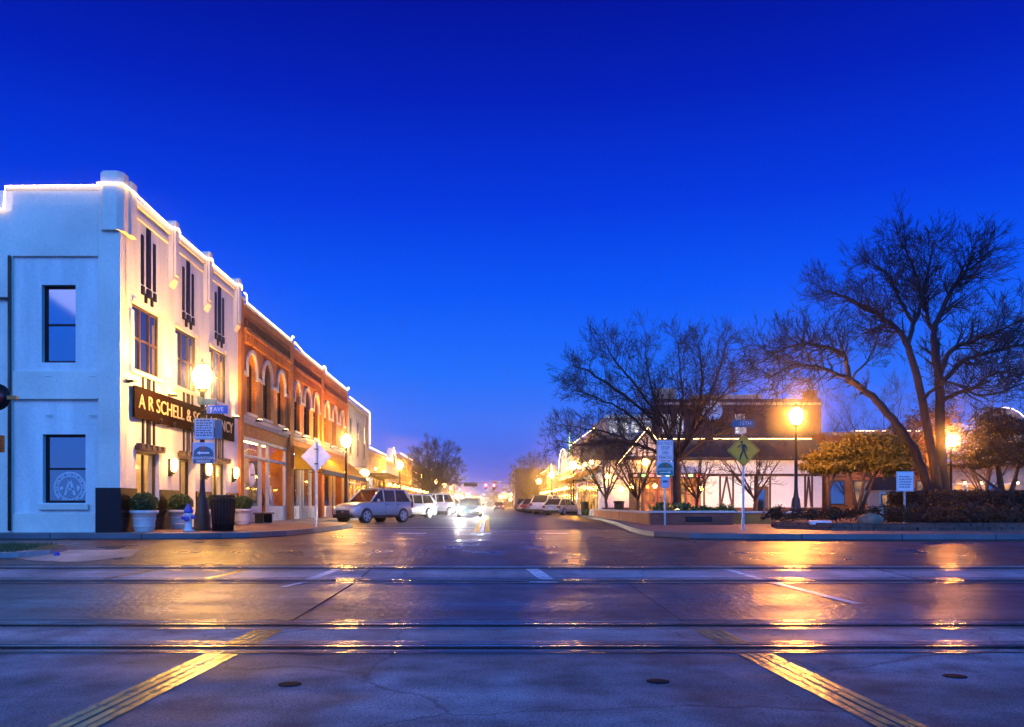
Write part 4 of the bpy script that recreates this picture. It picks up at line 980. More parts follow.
for px, en, lab in ((728, 1500, 'small black ground floodlight aimed at the white half-timbered wall, left one'), (790, 1400, 'small black ground floodlight aimed at the white half-timbered wall, right one')):
    x = xat(px, 49); rt = thing('floodlight', lab, 'floodlight', (x, 49, .3)); b = MB(); b.box(x - .16, x + .16, 48.9, 49.0, .36, .60); b.tube([(x, 48.95, .15), (x, 48.95, .36)], .03, 6); q = b.build('housing', 'dark_metal', rt)
    b = MB(); b.box(x - .13, x + .13, 49.002, 49.01, .40, .57); b.build('lens', 'bulb_small', q)
    ld = bpy.data.lights.new('floodlight_beam', 'SPOT'); ld.energy = en; ld.color = (1, .66, .38); ld.spot_size = rad(110); ld.spot_blend = .8; ld.shadow_soft_size = .10
    lo = bpy.data.objects.new('floodlight_beam', ld); COL.objects.link(lo); lo.parent = rt; lo.location = (0, .06, .2); lo.rotation_euler = (rad(105), 0, 0)
# taller brick building behind, with clock
BY = 72.0
bk = thing('brick_building', 'dark brick building with a round clock standing behind the half-timbered building', 'building', (20, BY, .15))
bx0, bx1 = xat(655, BY), xat(821, BY); bh = zat(399, BY)
wins = [(xat(a, BY), xat(b_, BY), zat(434, BY), zat(414, BY)) for a, b_ in ((662, 671), (676, 684), (735, 745))]
mb = MB(); wally(mb, BY, .35, bx0, bx1, .15, bh, wins); mb.box(bx0, bx1, BY + .6, BY + 12, .15, bh - .5); mb.build('wall', 'brick_deep', bk)
c = MB(); c.box(xat(690, BY), xat(762, BY), BY - .2, BY + .3, bh + .002, bh + .35); c.box(bx0, bx1, BY - .10, BY - .003, bh - .5, bh - .3); c.box(bx0, xat(676, BY), BY - .15, BY + .5, bh + .002, bh + .9); c.build('cornice', 'brick_tan', bk)
for w_ in wins: winy(bk, BY, *w_, 'white_paint', 'win_cool', 1, 2, .1, .1)
ck = MB(); cc = P(712, 411, BY); ck.lathe([(.86, 0), (.86, -.10), (.80, -.12), (.78, -.08), (.01, -.08)], (cc.x, BY - .003, cc.z), 28, axis='y'); q = ck.build('clock', 'seal_white', bk)
hd = MB(); hd.box(cc.x - .04, cc.x + .04, BY - .14, BY - .12, cc.z - .05, cc.z + .6); hd.box(cc.x - .05, cc.x + .4, BY - .155, BY - .142, cc.z - .04, cc.z + .04)
for k in range(12):
    a = math.pi * k / 6; x, z = cc.x + .66 * math.cos(a), cc.z + .66 * math.sin(a); hd.box(x - .04, x + .04, BY - .115, BY - .10, z - .04, z + .04)
hd.build('clock_hands', 'sign_black', q)
ch = MB(); ch.box(xat(812, BY), xat(822, BY), BY + 1, BY + 2.2, bh - .6, bh + .9); ch.build('chimney', 'brick_deep', bk)
# glazed upper storey left of it
uf = thing('shop_building', 'two-storey building with pale upper windows between the cream shop and the clock building', 'building', (12, 71, .15))
ux0, ux1 = xat(606, 70.5), xat(652, 70.5)
mb = MB(); mb.box(ux0, ux1, 70.6, 80, zt + .25, zat(416, 70.6)); mb.build('wall', 'brick_tan', uf)
c = MB(); c.box(ux0 - .1, ux1, 70.4, 70.597, zat(418, 70.6), zat(415, 70.6)); c.build('cornice', 'cream_paint', uf)
for k in range(4):
    a = ux0 + .3 + k * .9; f = MB(); f.box(a, a + .7, 70.55, 70.597, zat(433, 70.6), zat(421, 70.6)); q = f.build('window', 'white_paint', uf)
    g = MB(); g.box(a + .07, a + .63, 70.535, 70.548, zat(432, 70.6), zat(422, 70.6)); g.build('pane', 'win_cool', q)
# houses on the far right
hb = thing('brick_building', 'low orange brick building with a light string, behind the leafy evergreen trees', 'building', (25, 62, .15))
hx0, hx1 = xat(826, 62), xat(945, 62); hz = zat(432, 62)
mb = MB(); mb.box(hx0, hx1, 62, 74, .15, hz); mb.build('wall', 'brick_orange', hb)
c = MB(); c.box(hx0 - .1, hx1 + .1, 61.8, 61.997, hz - .3, hz - .05); c.build('cornice', 'brick_tan', hb)
for px in (835, 862, 885, 925):
    a = xat(px, 62); f = MB(); f.box(a - .7, a + .7, 61.9, 61.997, .9, 2.7); q = f.build('window', 'wood_brown', hb); g = MB(); g.box(a - .6, a + .6, 61.88, 61.898, 1.0, 2.6); g.build('pane', 'glass_dark' if px in (835, 885) else 'win_dim', q)
string_light([(xat(852, 61.7), 61.7, hz + .06), (xat(930, 61.7), 61.7, hz + .06)], 'light string on the low orange brick building behind the evergreen trees', m='string_amber')
rb = thing('house', 'warm lit house with an arched gable at the right edge of the photo', 'house', (38, 66, .15))
rx0, rx1 = xat(950, 66), xat(1075, 66)
mb = MB(); mb.box(rx0, rx1, 66, 78, .15, 4.2)
ac = (xat(1003, 66), 4.2); ar = 2.6
mb.prism([(ac[0] + ar * math.cos(math.pi * k / 14), 65.9, 4.202 + 1.6 * ar * math.sin(math.pi * k / 14) * 1.0) for k in range(15)], (0, .5, 0))
mb.build('wall', 'brick_tan', rb)
c = MB(); c.box(rx0 - .2, rx1 + .2, 65.6, 65.997, 3.9, 4.1); c.build('eaves', 'timber', rb)
for px in (957, 972, 990, 1008):
    a = xat(px, 66); f = MB(); f.box(a - .45, a + .45, 65.9, 65.997, .9, 2.6); q = f.build('window', 'white_paint', rb); g = MB(); g.box(a - .36, a + .36, 65.88, 65.898, 1.0, 2.5); g.build('pane', 'win_warm' if px != 990 else 'glass_dark', q)
for px in (965, 982, 1018):
    l_ = MB(); l_.ball((xat(px, 65.5), 65.5, 2.6), .08, 10, 6); q = l_.build('wall_lamp', 'bulb_warm', rb); a_ = MB(); a_.box(xat(px, 65.5) - .04, xat(px, 65.5) + .04, 65.5, 65.99, 2.78, 2.86); a_.build('bracket', 'dark_metal', q)
string_light([(ac[0] + (ar + .1) * math.cos(math.pi * (14 - k) / 14), 65.8, 4.25 + 1.62 * ar * math.sin(math.pi * k / 14)) for k in range(5, 12)], 'light string curving over the arched gable at the right edge', m='string')
# garden shed / kiosk
ks = thing('kiosk', 'small white kiosk with a dark roof between the evergreen trees and the hedge', 'kiosk', (xat(889, 48), 48, .3))
kx0, kx1 = xat(879, 48), xat(900, 48)
mb = MB(); mb.box(kx0, kx1, 48, 49.4, .3, 1.75); mb.build('wall', 'cream_paint', ks)
mb = MB(); mb.prism([(kx0 - .15, 47.85, 1.75), (kx1 + .15, 47.85, 1.75), ((kx0 + kx1) / 2 + .35, 47.85, 2.5), ((kx0 + kx1) / 2 - .35, 47.85, 2.5)], (0, 1.7, 0)); mb.build('roof', 'roof_shingle', ks)
for a in (.12, .75):
    f = MB(); f.box(kx0 + a, kx0 + a + .35, 47.96, 47.997, .8, 1.5); q = f.build('window', 'wood_brown', ks); g = MB(); g.box(kx0 + a + .05, kx0 + a + .3, 47.945, 47.958, .86, 1.44); g.build('pane', 'win_warm', q)  # pane glow added to brighten the kiosk

# ------------------------------------------------------------------ low planter walls on the right corner
def lowwall(label, pts, h, m='planter_brick', cap='stone_cap', th=.3, plaque=None):
    root = thing('planter_wall', label, 'planter', (pts[0][0], pts[0][1], .15)); w = MB(); c = MB()
    for (a, b_) in zip(pts, pts[1:]):
        a = Vector(a); b_ = Vector(b_); t = (b_ - a).normalized(); n = Vector((-t.y, t.x))
        w.prism([(q.x, q.y, .15) for q in (a, b_, b_ + n * th, a + n * th)], (0, 0, h))
        e = .05; c.prism([(q.x, q.y, .152 + h) for q in (a - t * e - n * e, b_ + t * e - n * e, b_ + t * e + n * (th + e), a - t * e + n * (th + e))], (0, 0, .08))
    w.build('brickwork', m, root); c.build('coping', cap, root, bevel=.012)
    if plaque: plaque(root)
    return root
def pq(root):
    b = MB(); b.box(xat(685, 32), xat(712, 32), 31.96, 31.997, .28, .46); b.build('plaque', 'dark_metal', root)
lowwall('red brick planter wall facing the crossing, with a dark plaque and pale coping', [(6.1, 32), (9.25, 32)], .45, plaque=pq)
lowwall('orange-lit brick planter wall receding along the street beside the parked cars', [(6.95, 56), (6.55, 44), (6.1, 32.35)], .42, 'brick_orange')
lowwall('brick planter wall set back to the right, behind the pedestrian crossing sign', [(9.6, 34), (12.6, 34)], .42, 'brick_orange')
sl_ = MB(); sl_.box(6.5, 9.3, 32.4, 40, .15, .5); struct('planter_soil', sl_, 'soil')

# ------------------------------------------------------------------ vegetation
def twig_tree(name, label, base, limbs, seed, h, maxl=5, trunk_r=.22, spread=1.0, up=.25, m='bark_dark', dens=1.0, group=None, minr=.010, sag=0):
    """bare tree: `limbs` = list of guide paths [(x,y,z,r)...] (world); twigs grow from them"""
    r = random.Random(seed); root = thing(name, label, 'tree', base, group); T = MB(); Cn = MB(); cnt = [0]; lim = [0]
    def grow(p, d, L, rad_, lev):
        if cnt[0] > lim[0]: return
        cnt[0] += 1
        n = 4 if lev < 3 else 3; pts = [p.copy()]; q = p.copy(); dd = d.copy()
        for i in range(n):
            dd = (dd + Vector((r.gauss(0, .16), r.gauss(0, .16), r.gauss(0, .12) + up * .22 - sag * .1)) ).normalized(); q = q + dd * (L / n); pts.append(q.copy())
        rs = [max(minr * .6, rad_ * (1 - .62 * i / n)) for i in range(n + 1)]
        (T if rad_ > .045 else Cn).tube(pts, rs, 6 if rad_ > .045 else (4 if rad_ > .02 else 3), cap=False)
        if lev >= maxl or L < .22: return
        k = max(2, int(r.uniform(2.6, 4.6) * dens))
        for j in range(k):
            t = r.uniform(.25, 1) if j else 1.0; i = min(n - 1, int(t * n)); pp = pts[i].lerp(pts[i + 1], t * n - i if t < 1 else 1)
            base_d = (pts[i + 1] - pts[i]).normalized(); side = Vector((r.gauss(0, 1), r.gauss(0, 1), r.gauss(0, .6))).cross(base_d)
            if side.length < .1: continue
            ang = r.uniform(.45, .95) * spread if j else r.uniform(.05, .4)
            nd = (base_d * math.cos(ang) + side.normalized() * math.sin(ang)).normalized()
            grow(pp, nd, L * r.uniform(.58, .82), max(minr, rs[min(i + 1, n)] * r.uniform(.55, .8)), lev + 1)
    for L in limbs:
        lim[0] = cnt[0] + L[1] * 75
        pts = [Vector(p[:3]) for p in L[0]]; rs = [p[3] for p in L[0]]
        # smooth resample
        fine = []; fr_ = []
        for i in range(len(pts) - 1):
            p0 = pts[max(i - 1, 0)]; p1 = pts[i]; p2 = pts[i + 1]; p3 = pts[min(i + 2, len(pts) - 1)]
            for k in range(5):
                t = k / 5; fine.append(.5 * ((2 * p1) + (p2 - p0) * t + (2 * p0 - 5 * p1 + 4 * p2 - p3) * t * t + (3 * p1 - p0 - 3 * p2 + p3) * t ** 3)
                                       + Vector((r.gauss(0, .02), r.gauss(0, .02), r.gauss(0, .02)))); fr_.append(rs[i] + (rs[i + 1] - rs[i]) * t)
        fine.append(pts[-1]); fr_.append(rs[-1])
        T.tube(fine, fr_, 9)
        tot = sum((b_ - a).length for a, b_ in zip(fine, fine[1:])); nb = L[1]; size = L[2]
        for j in range(nb):
            lim[0] = cnt[0] + 75
            t = L[3] + (1 - L[3]) * (j + r.random()) / nb if j else 1.0
            i = min(len(fine) - 2, int(t * (len(fine) - 1))); d = (fine[i + 1] - fine[i]).normalized()
            side = Vector((r.gauss(0, 1), r.gauss(0, 1), r.gauss(0, .5))).cross(d).normalized(); ang = r.uniform(.5, 1.1) * spread if j else .15
            nd = d * math.cos(ang) + side * math.sin(ang); nd.z += up * .4 * r.random()
            grow(fine[i], nd.normalized(), size * r.uniform(.7, 1.15) * (1 - .25 * t), fr_[i] * r.uniform(.4, .62), 1)
    T.build('trunk', m, root, fix=False); Cn.build('crown', m, root, fix=False)
    return root
def fan(base, n, h0, h1, sp, r0, seed, lean=0, bh=1.2):
    """simple vase of limbs from one trunk"""
    r = random.Random(seed); B = Vector(base); fork = B + Vector((lean * .2, 0, bh)); out = [([(*B, r0), (*(B + Vector((0, 0, bh * .5))), r0 * .8), (*fork, r0 * .75)], 0, 1, .5)]
    for k in range(n):
        a = 2 * math.pi * (k + r.uniform(-.3, .3)) / n; rr = sp * r.uniform(.65, 1.0) if k else sp * .15; hh = r.uniform(h0, h1) if k else h1
        mid = fork + Vector((math.cos(a) * rr * .45, math.sin(a) * rr * .45, (hh - bh) * .45)); end = B + Vector((math.cos(a) * rr, math.sin(a) * rr, hh))
        out.append(([(*fork, r0 * .55), (*mid, r0 * .36), (*end, r0 * .12)], 9, (h1 - bh) * .22, .12))
    return out
def dome(base, n, top, sp, r0, seed, bh=1.8):
    r = random.Random(seed); B = Vector(base); fork = B + Vector((0, 0, bh)); cz_ = bh + (top - bh) * .42; out = [([(*B, r0), (*(B + Vector((0, 0, bh * .5))), r0 * .85), (*fork, r0 * .8)], 0, 1, .5)]
    for k in range(n):
        a = 2.39996 * k; e = math.asin(-.12 + 1.1 * (k + .5) / n) if -.12 + 1.1 * (k + .5) / n < 1 else 1.5; q = r.uniform(.86, 1)
        end = B + Vector((math.cos(a) * math.cos(e) * sp * q, math.sin(a) * math.cos(e) * sp * q, cz_ + math.sin(e) * (top - cz_) * q)); mid = fork.lerp(end, .5) + Vector((math.cos(a), math.sin(a), 0)) * sp * .04 + Vector((0, 0, -.12))
        out.append(([(*fork, r0 * .42), (*mid, r0 * .26), (*end, r0 * .10)], 12, (top - bh) * .13, .18))
    return out
def px_limb(pts, d0, rad0, rad1, dd=0, n=12, size=2.0, t0=.3, seed=0):
    r = random.Random(seed); out = []
    for i, (px, py) in enumerate(pts):
        t = i / (len(pts) - 1); d = d0 + dd * t; p = P(px, py, d); out.append((p.x, p.y, p.z, rad0 + (rad1 - rad0) * t))
    return (out, n, size, t0)
# the large spreading tree on the right
D = 38.0
LB = [px_limb([(944, 494), (941, 450), (940, 400), (938, 372), (936, 345)], D, .25, .15, 0, 8, 0.72, .75),
      px_limb([(938, 372), (934, 350), (936, 325), (952, 290), (964, 274), (970, 262), (976, 252)], D, .16, .035, -2, 35, 1.13, .3),
      px_limb([(930, 494), (920, 462), (901, 430), (880, 404), (866, 392), (850, 380)], D - .6, .20, .13, -1, 5, 0.63, .7),
      px_limb([(850, 380), (846, 360), (840, 352), (820, 346), (800, 344), (778, 352), (762, 362)], D - 1.6, .10, .025, -2, 37, 1.09, .15),
      px_limb([(850, 380), (832, 372), (812, 366), (790, 366), (770, 378)], D - 1.6, .09, .025, -3, 32, 1.09, .15),
      px_limb([(938, 492), (930, 440), (919, 385), (910, 352), (898, 330), (884, 318), (862, 305), (842, 296), (822, 290)], D - .3, .21, .03, 1, 40, 1.09, .45),
      px_limb([(908, 348), (914, 325), (922, 300), (918, 280), (908, 256), (900, 240)], D, .11, .025, 2, 35, 1.09, .2),
      px_limb([(914, 325), (900, 300), (888, 276), (872, 262)], D + .8, .09, .025, 2, 29, 1.04, .2),
      px_limb([(938, 345), (928, 318), (924, 296), (930, 262), (934, 240)], D + .5, .11, .025, 3, 35, 1.09, .2),
      px_limb([(940, 375), (952, 350), (975, 340), (1000, 330), (1030, 316)], D, .12, .03, -2, 37, 1.13, .25),
      px_limb([(941, 384), (962, 362), (990, 352), (1020, 345), (1050, 340)], D, .12, .03, 2, 32, 1.09, .2),
      px_limb([(942, 400), (960, 392), (975, 388), (1000, 372), (1040, 378)], D, .11, .03, -3, 29, 1.09, .25),
      px_limb([(922, 400), (935, 388), (950, 382), (985, 396), (1030, 380)], D - .4, .08, .025, -4, 24, 0.99, .3),
      px_limb([(850, 380), (868, 360), (876, 342), (880, 330)], D - 1, .05, .018, -2, 18, 0.82, .2)]
twig_tree('bare_tree', 'large spreading bare tree with a leaning second trunk behind the hedge on the right', (P(940, 494, D).x, D, .3), LB, 21, 13, 4, up=.22, dens=1.0, minr=.013)
# the vase-shaped bare tree behind the planter
D2 = 38.0
b0 = P(679, 505, D2); b0.z = .4
LB = [px_limb([(677, 508), (677, 485), (676, 470), (677, 458)], D2, .19, .15, 0, 2, .8, .9)]
for pts, dd, n, s_ in (([(677, 458), (690, 440), (706, 415), (722, 395), (742, 372)], -2, 20, 1.7), ([(677, 458), (668, 430), (655, 402), (648, 372), (645, 345)], 2, 20, 1.7), ([(677, 460), (655, 440), (630, 415), (600, 398), (575, 390)], -1, 22, 1.7),
                  ([(677, 458), (680, 425), (683, 395), (680, 365), (678, 342)], 1.5, 20, 1.7), ([(676, 455), (660, 420), (635, 385), (615, 360), (606, 345)], -2.5, 22, 1.7), ([(678, 456), (696, 425), (712, 390), (722, 360), (726, 342)], 2, 20, 1.6),
                  ([(677, 462), (705, 440), (730, 428), (752, 412)], 2, 16, 1.5), ([(677, 462), (640, 445), (605, 432), (565, 425)], 2, 20, 1.6), ([(660, 425), (630, 400), (590, 372), (572, 365)], -2, 18, 1.5), ([(690, 440), (700, 400), (702, 370), (698, 345)], -2, 16, 1.5),
                  ([(640, 445), (610, 440), (580, 445), (556, 440)], -2, 16, 1.4)):
    LB.append(px_limb(pts, D2, .085, .018, dd, int(n * 1.3), s_ * .54, .15))
twig_tree('bare_tree', 'wide vase-shaped bare tree rising from the brick planter in front of the entrance', (b0.x, D2, .4), LB, 5, 8, 4, up=.3, dens=1.05)
for (px, d, h1, sp, lab, sd_, m_) in ((606, 50, 5.0, 3.2, 'slender bare tree in front of the lit side awning, left of the vase-shaped tree', 31, 'bark'),
                                   (638, 46, 4.6, 2.6, 'small bare tree just left of the vase-shaped tree, before the gable', 32, 'bark'),
                                   (755, 46, 4.0, 2.6, 'small bare tree in front of the white half-timbered wall beside the crossing sign', 33, 'bark'),
                                   (697, 48, 3.6, 2.0, 'thin bare tree at the right end of the red entrance doors', 34, 'bark'),
                                   (885, 50, 6.6, 3.4, 'orange-lit bare tree between the leaning trunk and the low brick building', 36, 'bark'),
                                   (985, 52, 7.2, 3.6, 'orange-lit bare tree behind the dark evergreen at the right edge', 37, 'bark'),
                                   (805, 75, 8.5, 4.5, 'bare tree rising beyond the clock building, left of the evergreen trees', 35, 'bark_dark')):
    B = (xat(px, d), d, .2); twig_tree('bare_tree', lab, B, fan(B, 7, h1 * .75, h1, sp, .11 if d < 60 else .2, sd_, bh=1.0 if d < 60 else 2.5), sd_, h1, 4, m=m_, dens=.9)
for (px, d, h1, sp, lab, sd_) in ((433, 100, 8.4, 3.4, 'round-crowned bare street tree on the left kerb, lit amber from below', 41), (534, 150, 9.6, 4.2, 'bare street tree far down the right side of the street', 42), (528, 118, 4.6, 1.6, 'small bare tree among the lamps on the right kerb', 43)):
    B = (xat(px, d), d, .15); twig_tree('bare_tree', lab, B, dome(B, 34, h1, sp, .17, sd_), sd_, h1, 4, m='bark', dens=1.0, minr=.016)
def leafy(name, label, base, trunks, blobs, nleaf, size, m, seed, cat='tree', bark='bark', group=None):
    r = random.Random(seed); root = thing(name, label, cat, base, group)
    T = MB(); 
    for pts in trunks: T.tube([p[:3] for p in pts], [p[3] for p in pts], 8)
    if trunks: T.build('trunk', bark, root)
    Lf = MB(); tot = sum(b_[3] * b_[4] * b_[5] for b_ in blobs)
    for b_ in blobs:
        n = int(nleaf * b_[3] * b_[4] * b_[5] / tot); sub = [(r.gauss(0, 1), r.gauss(0, 1), r.gauss(0, 1), r.uniform(.25, .5)) for _ in range(9)]
        cl_ = []
        for s_ in sub:
            v = Vector(s_[:3]).normalized() * r.uniform(.45, .82); cl_.append((v, s_[3]))
        for k in range(n):
            v, rr = r.choice(cl_); q = v + Vector((r.gauss(0, rr * .55), r.gauss(0, rr * .55), r.gauss(0, rr * .45)))
            Lf.leaf((b_[0] + q.x * b_[3], b_[1] + q.y * b_[4], b_[2] + q.z * b_[5]), size, r)
    Lf.build('crown' if cat == 'tree' else 'foliage', m, root, fix=False); return root
def tk(px, py0, py1, d, r0, dx=0): return [(*P(px, py0, d), r0), (*P(px + dx * .5, (py0 + py1) / 2, d), r0 * .8), (*P(px + dx, py1, d), r0 * .5)]
d = 40.5
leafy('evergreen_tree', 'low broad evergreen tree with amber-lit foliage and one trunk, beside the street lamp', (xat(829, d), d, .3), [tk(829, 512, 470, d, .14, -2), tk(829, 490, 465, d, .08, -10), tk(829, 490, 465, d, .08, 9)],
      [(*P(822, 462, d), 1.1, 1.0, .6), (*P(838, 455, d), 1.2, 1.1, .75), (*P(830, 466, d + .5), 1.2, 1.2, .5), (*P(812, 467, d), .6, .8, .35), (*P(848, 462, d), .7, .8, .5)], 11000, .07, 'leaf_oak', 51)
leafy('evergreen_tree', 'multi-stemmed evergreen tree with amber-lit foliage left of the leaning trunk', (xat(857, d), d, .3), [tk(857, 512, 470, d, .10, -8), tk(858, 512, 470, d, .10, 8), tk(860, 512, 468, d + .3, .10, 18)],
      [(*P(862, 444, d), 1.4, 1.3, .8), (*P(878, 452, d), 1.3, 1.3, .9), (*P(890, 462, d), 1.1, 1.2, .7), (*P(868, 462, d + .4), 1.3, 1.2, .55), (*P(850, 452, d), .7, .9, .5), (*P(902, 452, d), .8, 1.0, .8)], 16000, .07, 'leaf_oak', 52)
leafy('evergreen_tree', 'dark leafy evergreen tree at the right edge behind the hedge', (xat(1000, 46), 46, .3), [tk(1004, 505, 455, 46, .20, -8), tk(1008, 505, 460, 46, .16, 12), tk(1012, 500, 470, 45, .1, -40)],
      [(*P(978, 446, 45), 1.7, 1.5, .8), (*P(1000, 432, 46), 1.9, 1.7, .9), (*P(1030, 436, 46), 2.2, 1.7, 1.2), (*P(962, 460, 45), 1.2, 1.2, .45), (*P(985, 462, 45), 1.8, 1.4, .45), (*P(1015, 460, 45), 1.7, 1.4, .6), (*P(1048, 450, 46), 2.0, 1.7, 1.0), (*P(990, 418, 46), 1.2, 1.2, .6)], 17000, .08, 'leaf_dark', 53)
leafy('evergreen_tree', 'rusty-leaved tree behind the big bare tree, before the low orange brick building', (xat(925, 52), 52, .3), [tk(925, 505, 440, 52, .2, 3)],
      [(*P(915, 440, 52), 1.8, 1.5, 1.6), (*P(935, 425, 52), 2.0, 1.6, 1.6), (*P(905, 462, 52), 1.6, 1.4, 1.2)], 5000, .085, 'leaf_dark', 54)
# hedge and shrubs
def hedge(label, x0, x1, y0, y1, z0, z1, n, m, seed):
    r = random.Random(seed); root = thing('hedge', label, 'hedge', ((x0 + x1) / 2, (y0 + y1) / 2, z0)); L = MB(); core = MB()
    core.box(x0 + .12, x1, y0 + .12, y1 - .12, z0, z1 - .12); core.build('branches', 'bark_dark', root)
    for k in range(n):
        f = r.random(); x = r.uniform(x0, x1)
        if f < .5: p = (x, y0 + r.gauss(.03, .07), r.uniform(z0, z1))
        elif f < .85: p = (x, r.uniform(y0, y1), z1 + r.gauss(-.03, .045))
        else: p = (x0 + r.gauss(.03, .06), r.uniform(y0, y1), r.uniform(z0, z1))
        L.leaf(p, .05, r)
    L.build('foliage', m, root, fix=False)
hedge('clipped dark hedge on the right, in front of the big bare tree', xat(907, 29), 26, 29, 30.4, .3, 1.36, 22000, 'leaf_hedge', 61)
def shrub(label, x, y, z, rx, ry, rz, n, m, seed, size=.05, group=None):
    leafy('shrub', label, (x, y, z), [[(x, y, z, .03), (x + .03, y, z + rz * .6, .02), (x, y, z + rz, .015)]], [(x + ddx * rx, y + ddy * ry, z + rz * (1 + ddz * .3), rx * .75, ry * .75, rz) for ddx, ddy, ddz in ((0, 0, 0), (.5, .2, -.4), (-.5, -.1, -.3))], n, size, m, seed, cat='shrub', group=group)
for k, (px, py, d, rx, rz, m_, lab) in enumerate(((808, 521, 27.5, .75, .22, 'leaf_hedge', 'low spreading shrub at the foot of the right street lamp'), (832, 521, 28.5, .7, .25, 'leaf_hedge', 'low shrub behind the flat white stone'), (856, 520, 29.5, .7, .25, 'leaf_hedge', 'low shrub left of the brown rock'),
                                      (890, 521, 27, .6, .28, 'leaf_dark', 'low brown shrub behind the small square sign'), (930, 522, 27.2, .9, .30, 'leaf_dark', 'low brown shrub at the left front of the hedge'), (968, 522, 27.2, .9, .32, 'leaf_dark', 'low brown shrub before the middle of the hedge'), (1005, 522, 27.2, .9, .30, 'leaf_dark', 'low brown shrub before the hedge at the right edge'),
                                      (775, 521, 30, .45, .3, 'leaf_hedge', 'small dark round shrub between the crossing sign and the street lamp'),
                                      (662, 508, 33.4, .5, .28, 'leaf_green', 'green shrub in the planter by the do-not-stop sign'), (683, 508, 33.6, .55, .26, 'leaf_green', 'green shrub in the middle of the brick planter, in front of the vase-shaped trunk'), (706, 509, 33.4, .5, .2, 'leaf_green', 'low green shrub in the planter right of the vase-shaped trunk'), (724, 508, 33.6, .45, .24, 'leaf_green', 'green shrub at the right end of the brick planter'),
                                      (598, 512, 60, .9, .3, 'leaf_green', 'green shrub at the far end of the receding planter wall'))):
    shrub(lab, xat(px, d), d, zat(py, d) if d < 33 else .5 if d < 40 else .2, rx, .5, rz, 900, m_, 70 + k)
d = 26.0
b = MB(); x = xat(820, d); b.prism([(x - .36, d - .2, .3), (x + .2, d - .28, .3), (x + .38, d + .05, .3), (x + .1, d + .3, .3), (x - .3, d + .25, .3)], (0, 0, .12))
tag(b.build('flat_stone', 'seal_white', bevel=.03), 'flat white stone slab lying on the planting bed', 'stone')
b = MB(); rr = random.Random(4); x = xat(873, d)
b.ball((x, d + .2, .42), (.42, .3, .22), 12, 8); b.v = [(v[0] + rr.gauss(0, .025), v[1] + rr.gauss(0, .025), v[2] + rr.gauss(0, .02)) for v in b.v]
tag(b.build('rock', 'rock'), 'rounded brown boulder on the planting bed left of the small square sign', 'rock')
# far treeline closing the street
tl = MB(); rr = random.Random(77)
for k in range(9000):
    x = rr.uniform(-70, 70); z = abs(rr.gauss(0, 1)) * 3.2 * (1 + .4 * math.sin(x * .3) + .3 * math.sin(x * .9)); tl.leaf((x, 330 + rr.uniform(0, 30), z), .9, rr)
tag(tl.build('far_trees', 'leaf_hedge', fix=False), 'dark mass of trees closing the far end of the street', 'trees', kind='stuff')
for s_ in (-1, 1):
    bb_ = thing('office_block', 'plain dark block at the far end of the street on the %s' % ('left' if s_ < 0 else 'right'), 'building', (s_ * 22, 300, 0)); m_ = MB(); m_.box(s_ * 14, s_ * 34, 300, 320, 0, 7 if s_ < 0 else 9); m_.build('wall', 'brick_deep', bb_)
    for k in range(5):
        g = MB(); a = s_ * (15 + k * 3.6); g.box(a, a + s_ * 2.2, 299.9, 299.99, 1, 3); g.build('window', 'win_amber', bb_)

# ------------------------------------------------------------------ street lamps
def lamp_parts(root, hgt, globe, gm):
    p = MB(); p.lathe([(.30, 0), (.30, .06), (.24, .10), (.24, .45), (.20, .52), (.16, .85), (.11, .95), (.09, 1.1), (.075, 1.3), (.06, hgt - .75), (.085, hgt - .72), (.085, hgt - .66), (.06, hgt - .62), (.07, hgt - .45), (.14, hgt - .38), (.16, hgt - .32), (.02, hgt - .31)], (0, 0, 0), 14); p.build('post', 'dark_metal', root)
    g = MB(); g.lathe([(.13, -.30), (.20, -.24), (.27, -.08), (.28, .06), (.23, .22), (.14, .32), (.05, .37)], (0, 0, hgt), 16); go = g.build('globe', gm, root)
    c = MB(); c.lathe([(.10, .372), (.09, .40), (.05, .44), (.03, .50), (.015, .56)], (0, 0, hgt), 12); c.build('finial', 'dark_metal', go)
grp = 'globe street lamps'
lp = local('street_lamp', 'globe street lamp carrying several signs in front of the white corner building', 'street lamp', grp); lamp_parts(lp, 4.5, .26, 'globe')
lb = local('street_lamp', 'orange glowing street lamp left of the evergreen trees, behind the brick sidewalk', 'street lamp', grp); lamp_parts(lb, 4.35, .26, 'globe_orange')
lp.location = (-8.4, 25, .15); lb.location = (xat(796, 36), 36, .30)
dup(lb, (xat(951, 50), 50, .3), 0, 'orange street lamp glowing beside the trunk of the big bare tree')
names = {-1: ['street lamp outside the yellow awnings on the left kerb', 'street lamp by the low tan shop on the left kerb', 'fourth street lamp from the white corner building on the left kerb', 'fifth street lamp from the white corner building on the left kerb', 'sixth street lamp from the white corner building on the left kerb', 'farthest street lamp on the left kerb'],
         1: ['first street lamp on the right kerb, at the corner of the cream two-storey shop', 'second street lamp along the right kerb', 'third street lamp along the right kerb', 'fourth street lamp along the right kerb', 'farthest street lamp on the right kerb']}
for k, d in enumerate((50, 80.5, 108, 135, 162, 190)): dup(lp, (-8.35, d, .15), 0, names[-1][k], swap={'globe': 'globe_far'} if d > 60 else None)
for k, d in enumerate((80.5, 108, 135, 162, 190)): dup(lp, (8.1, d, .15), 0, names[1][k], swap={'globe': 'globe_far'})
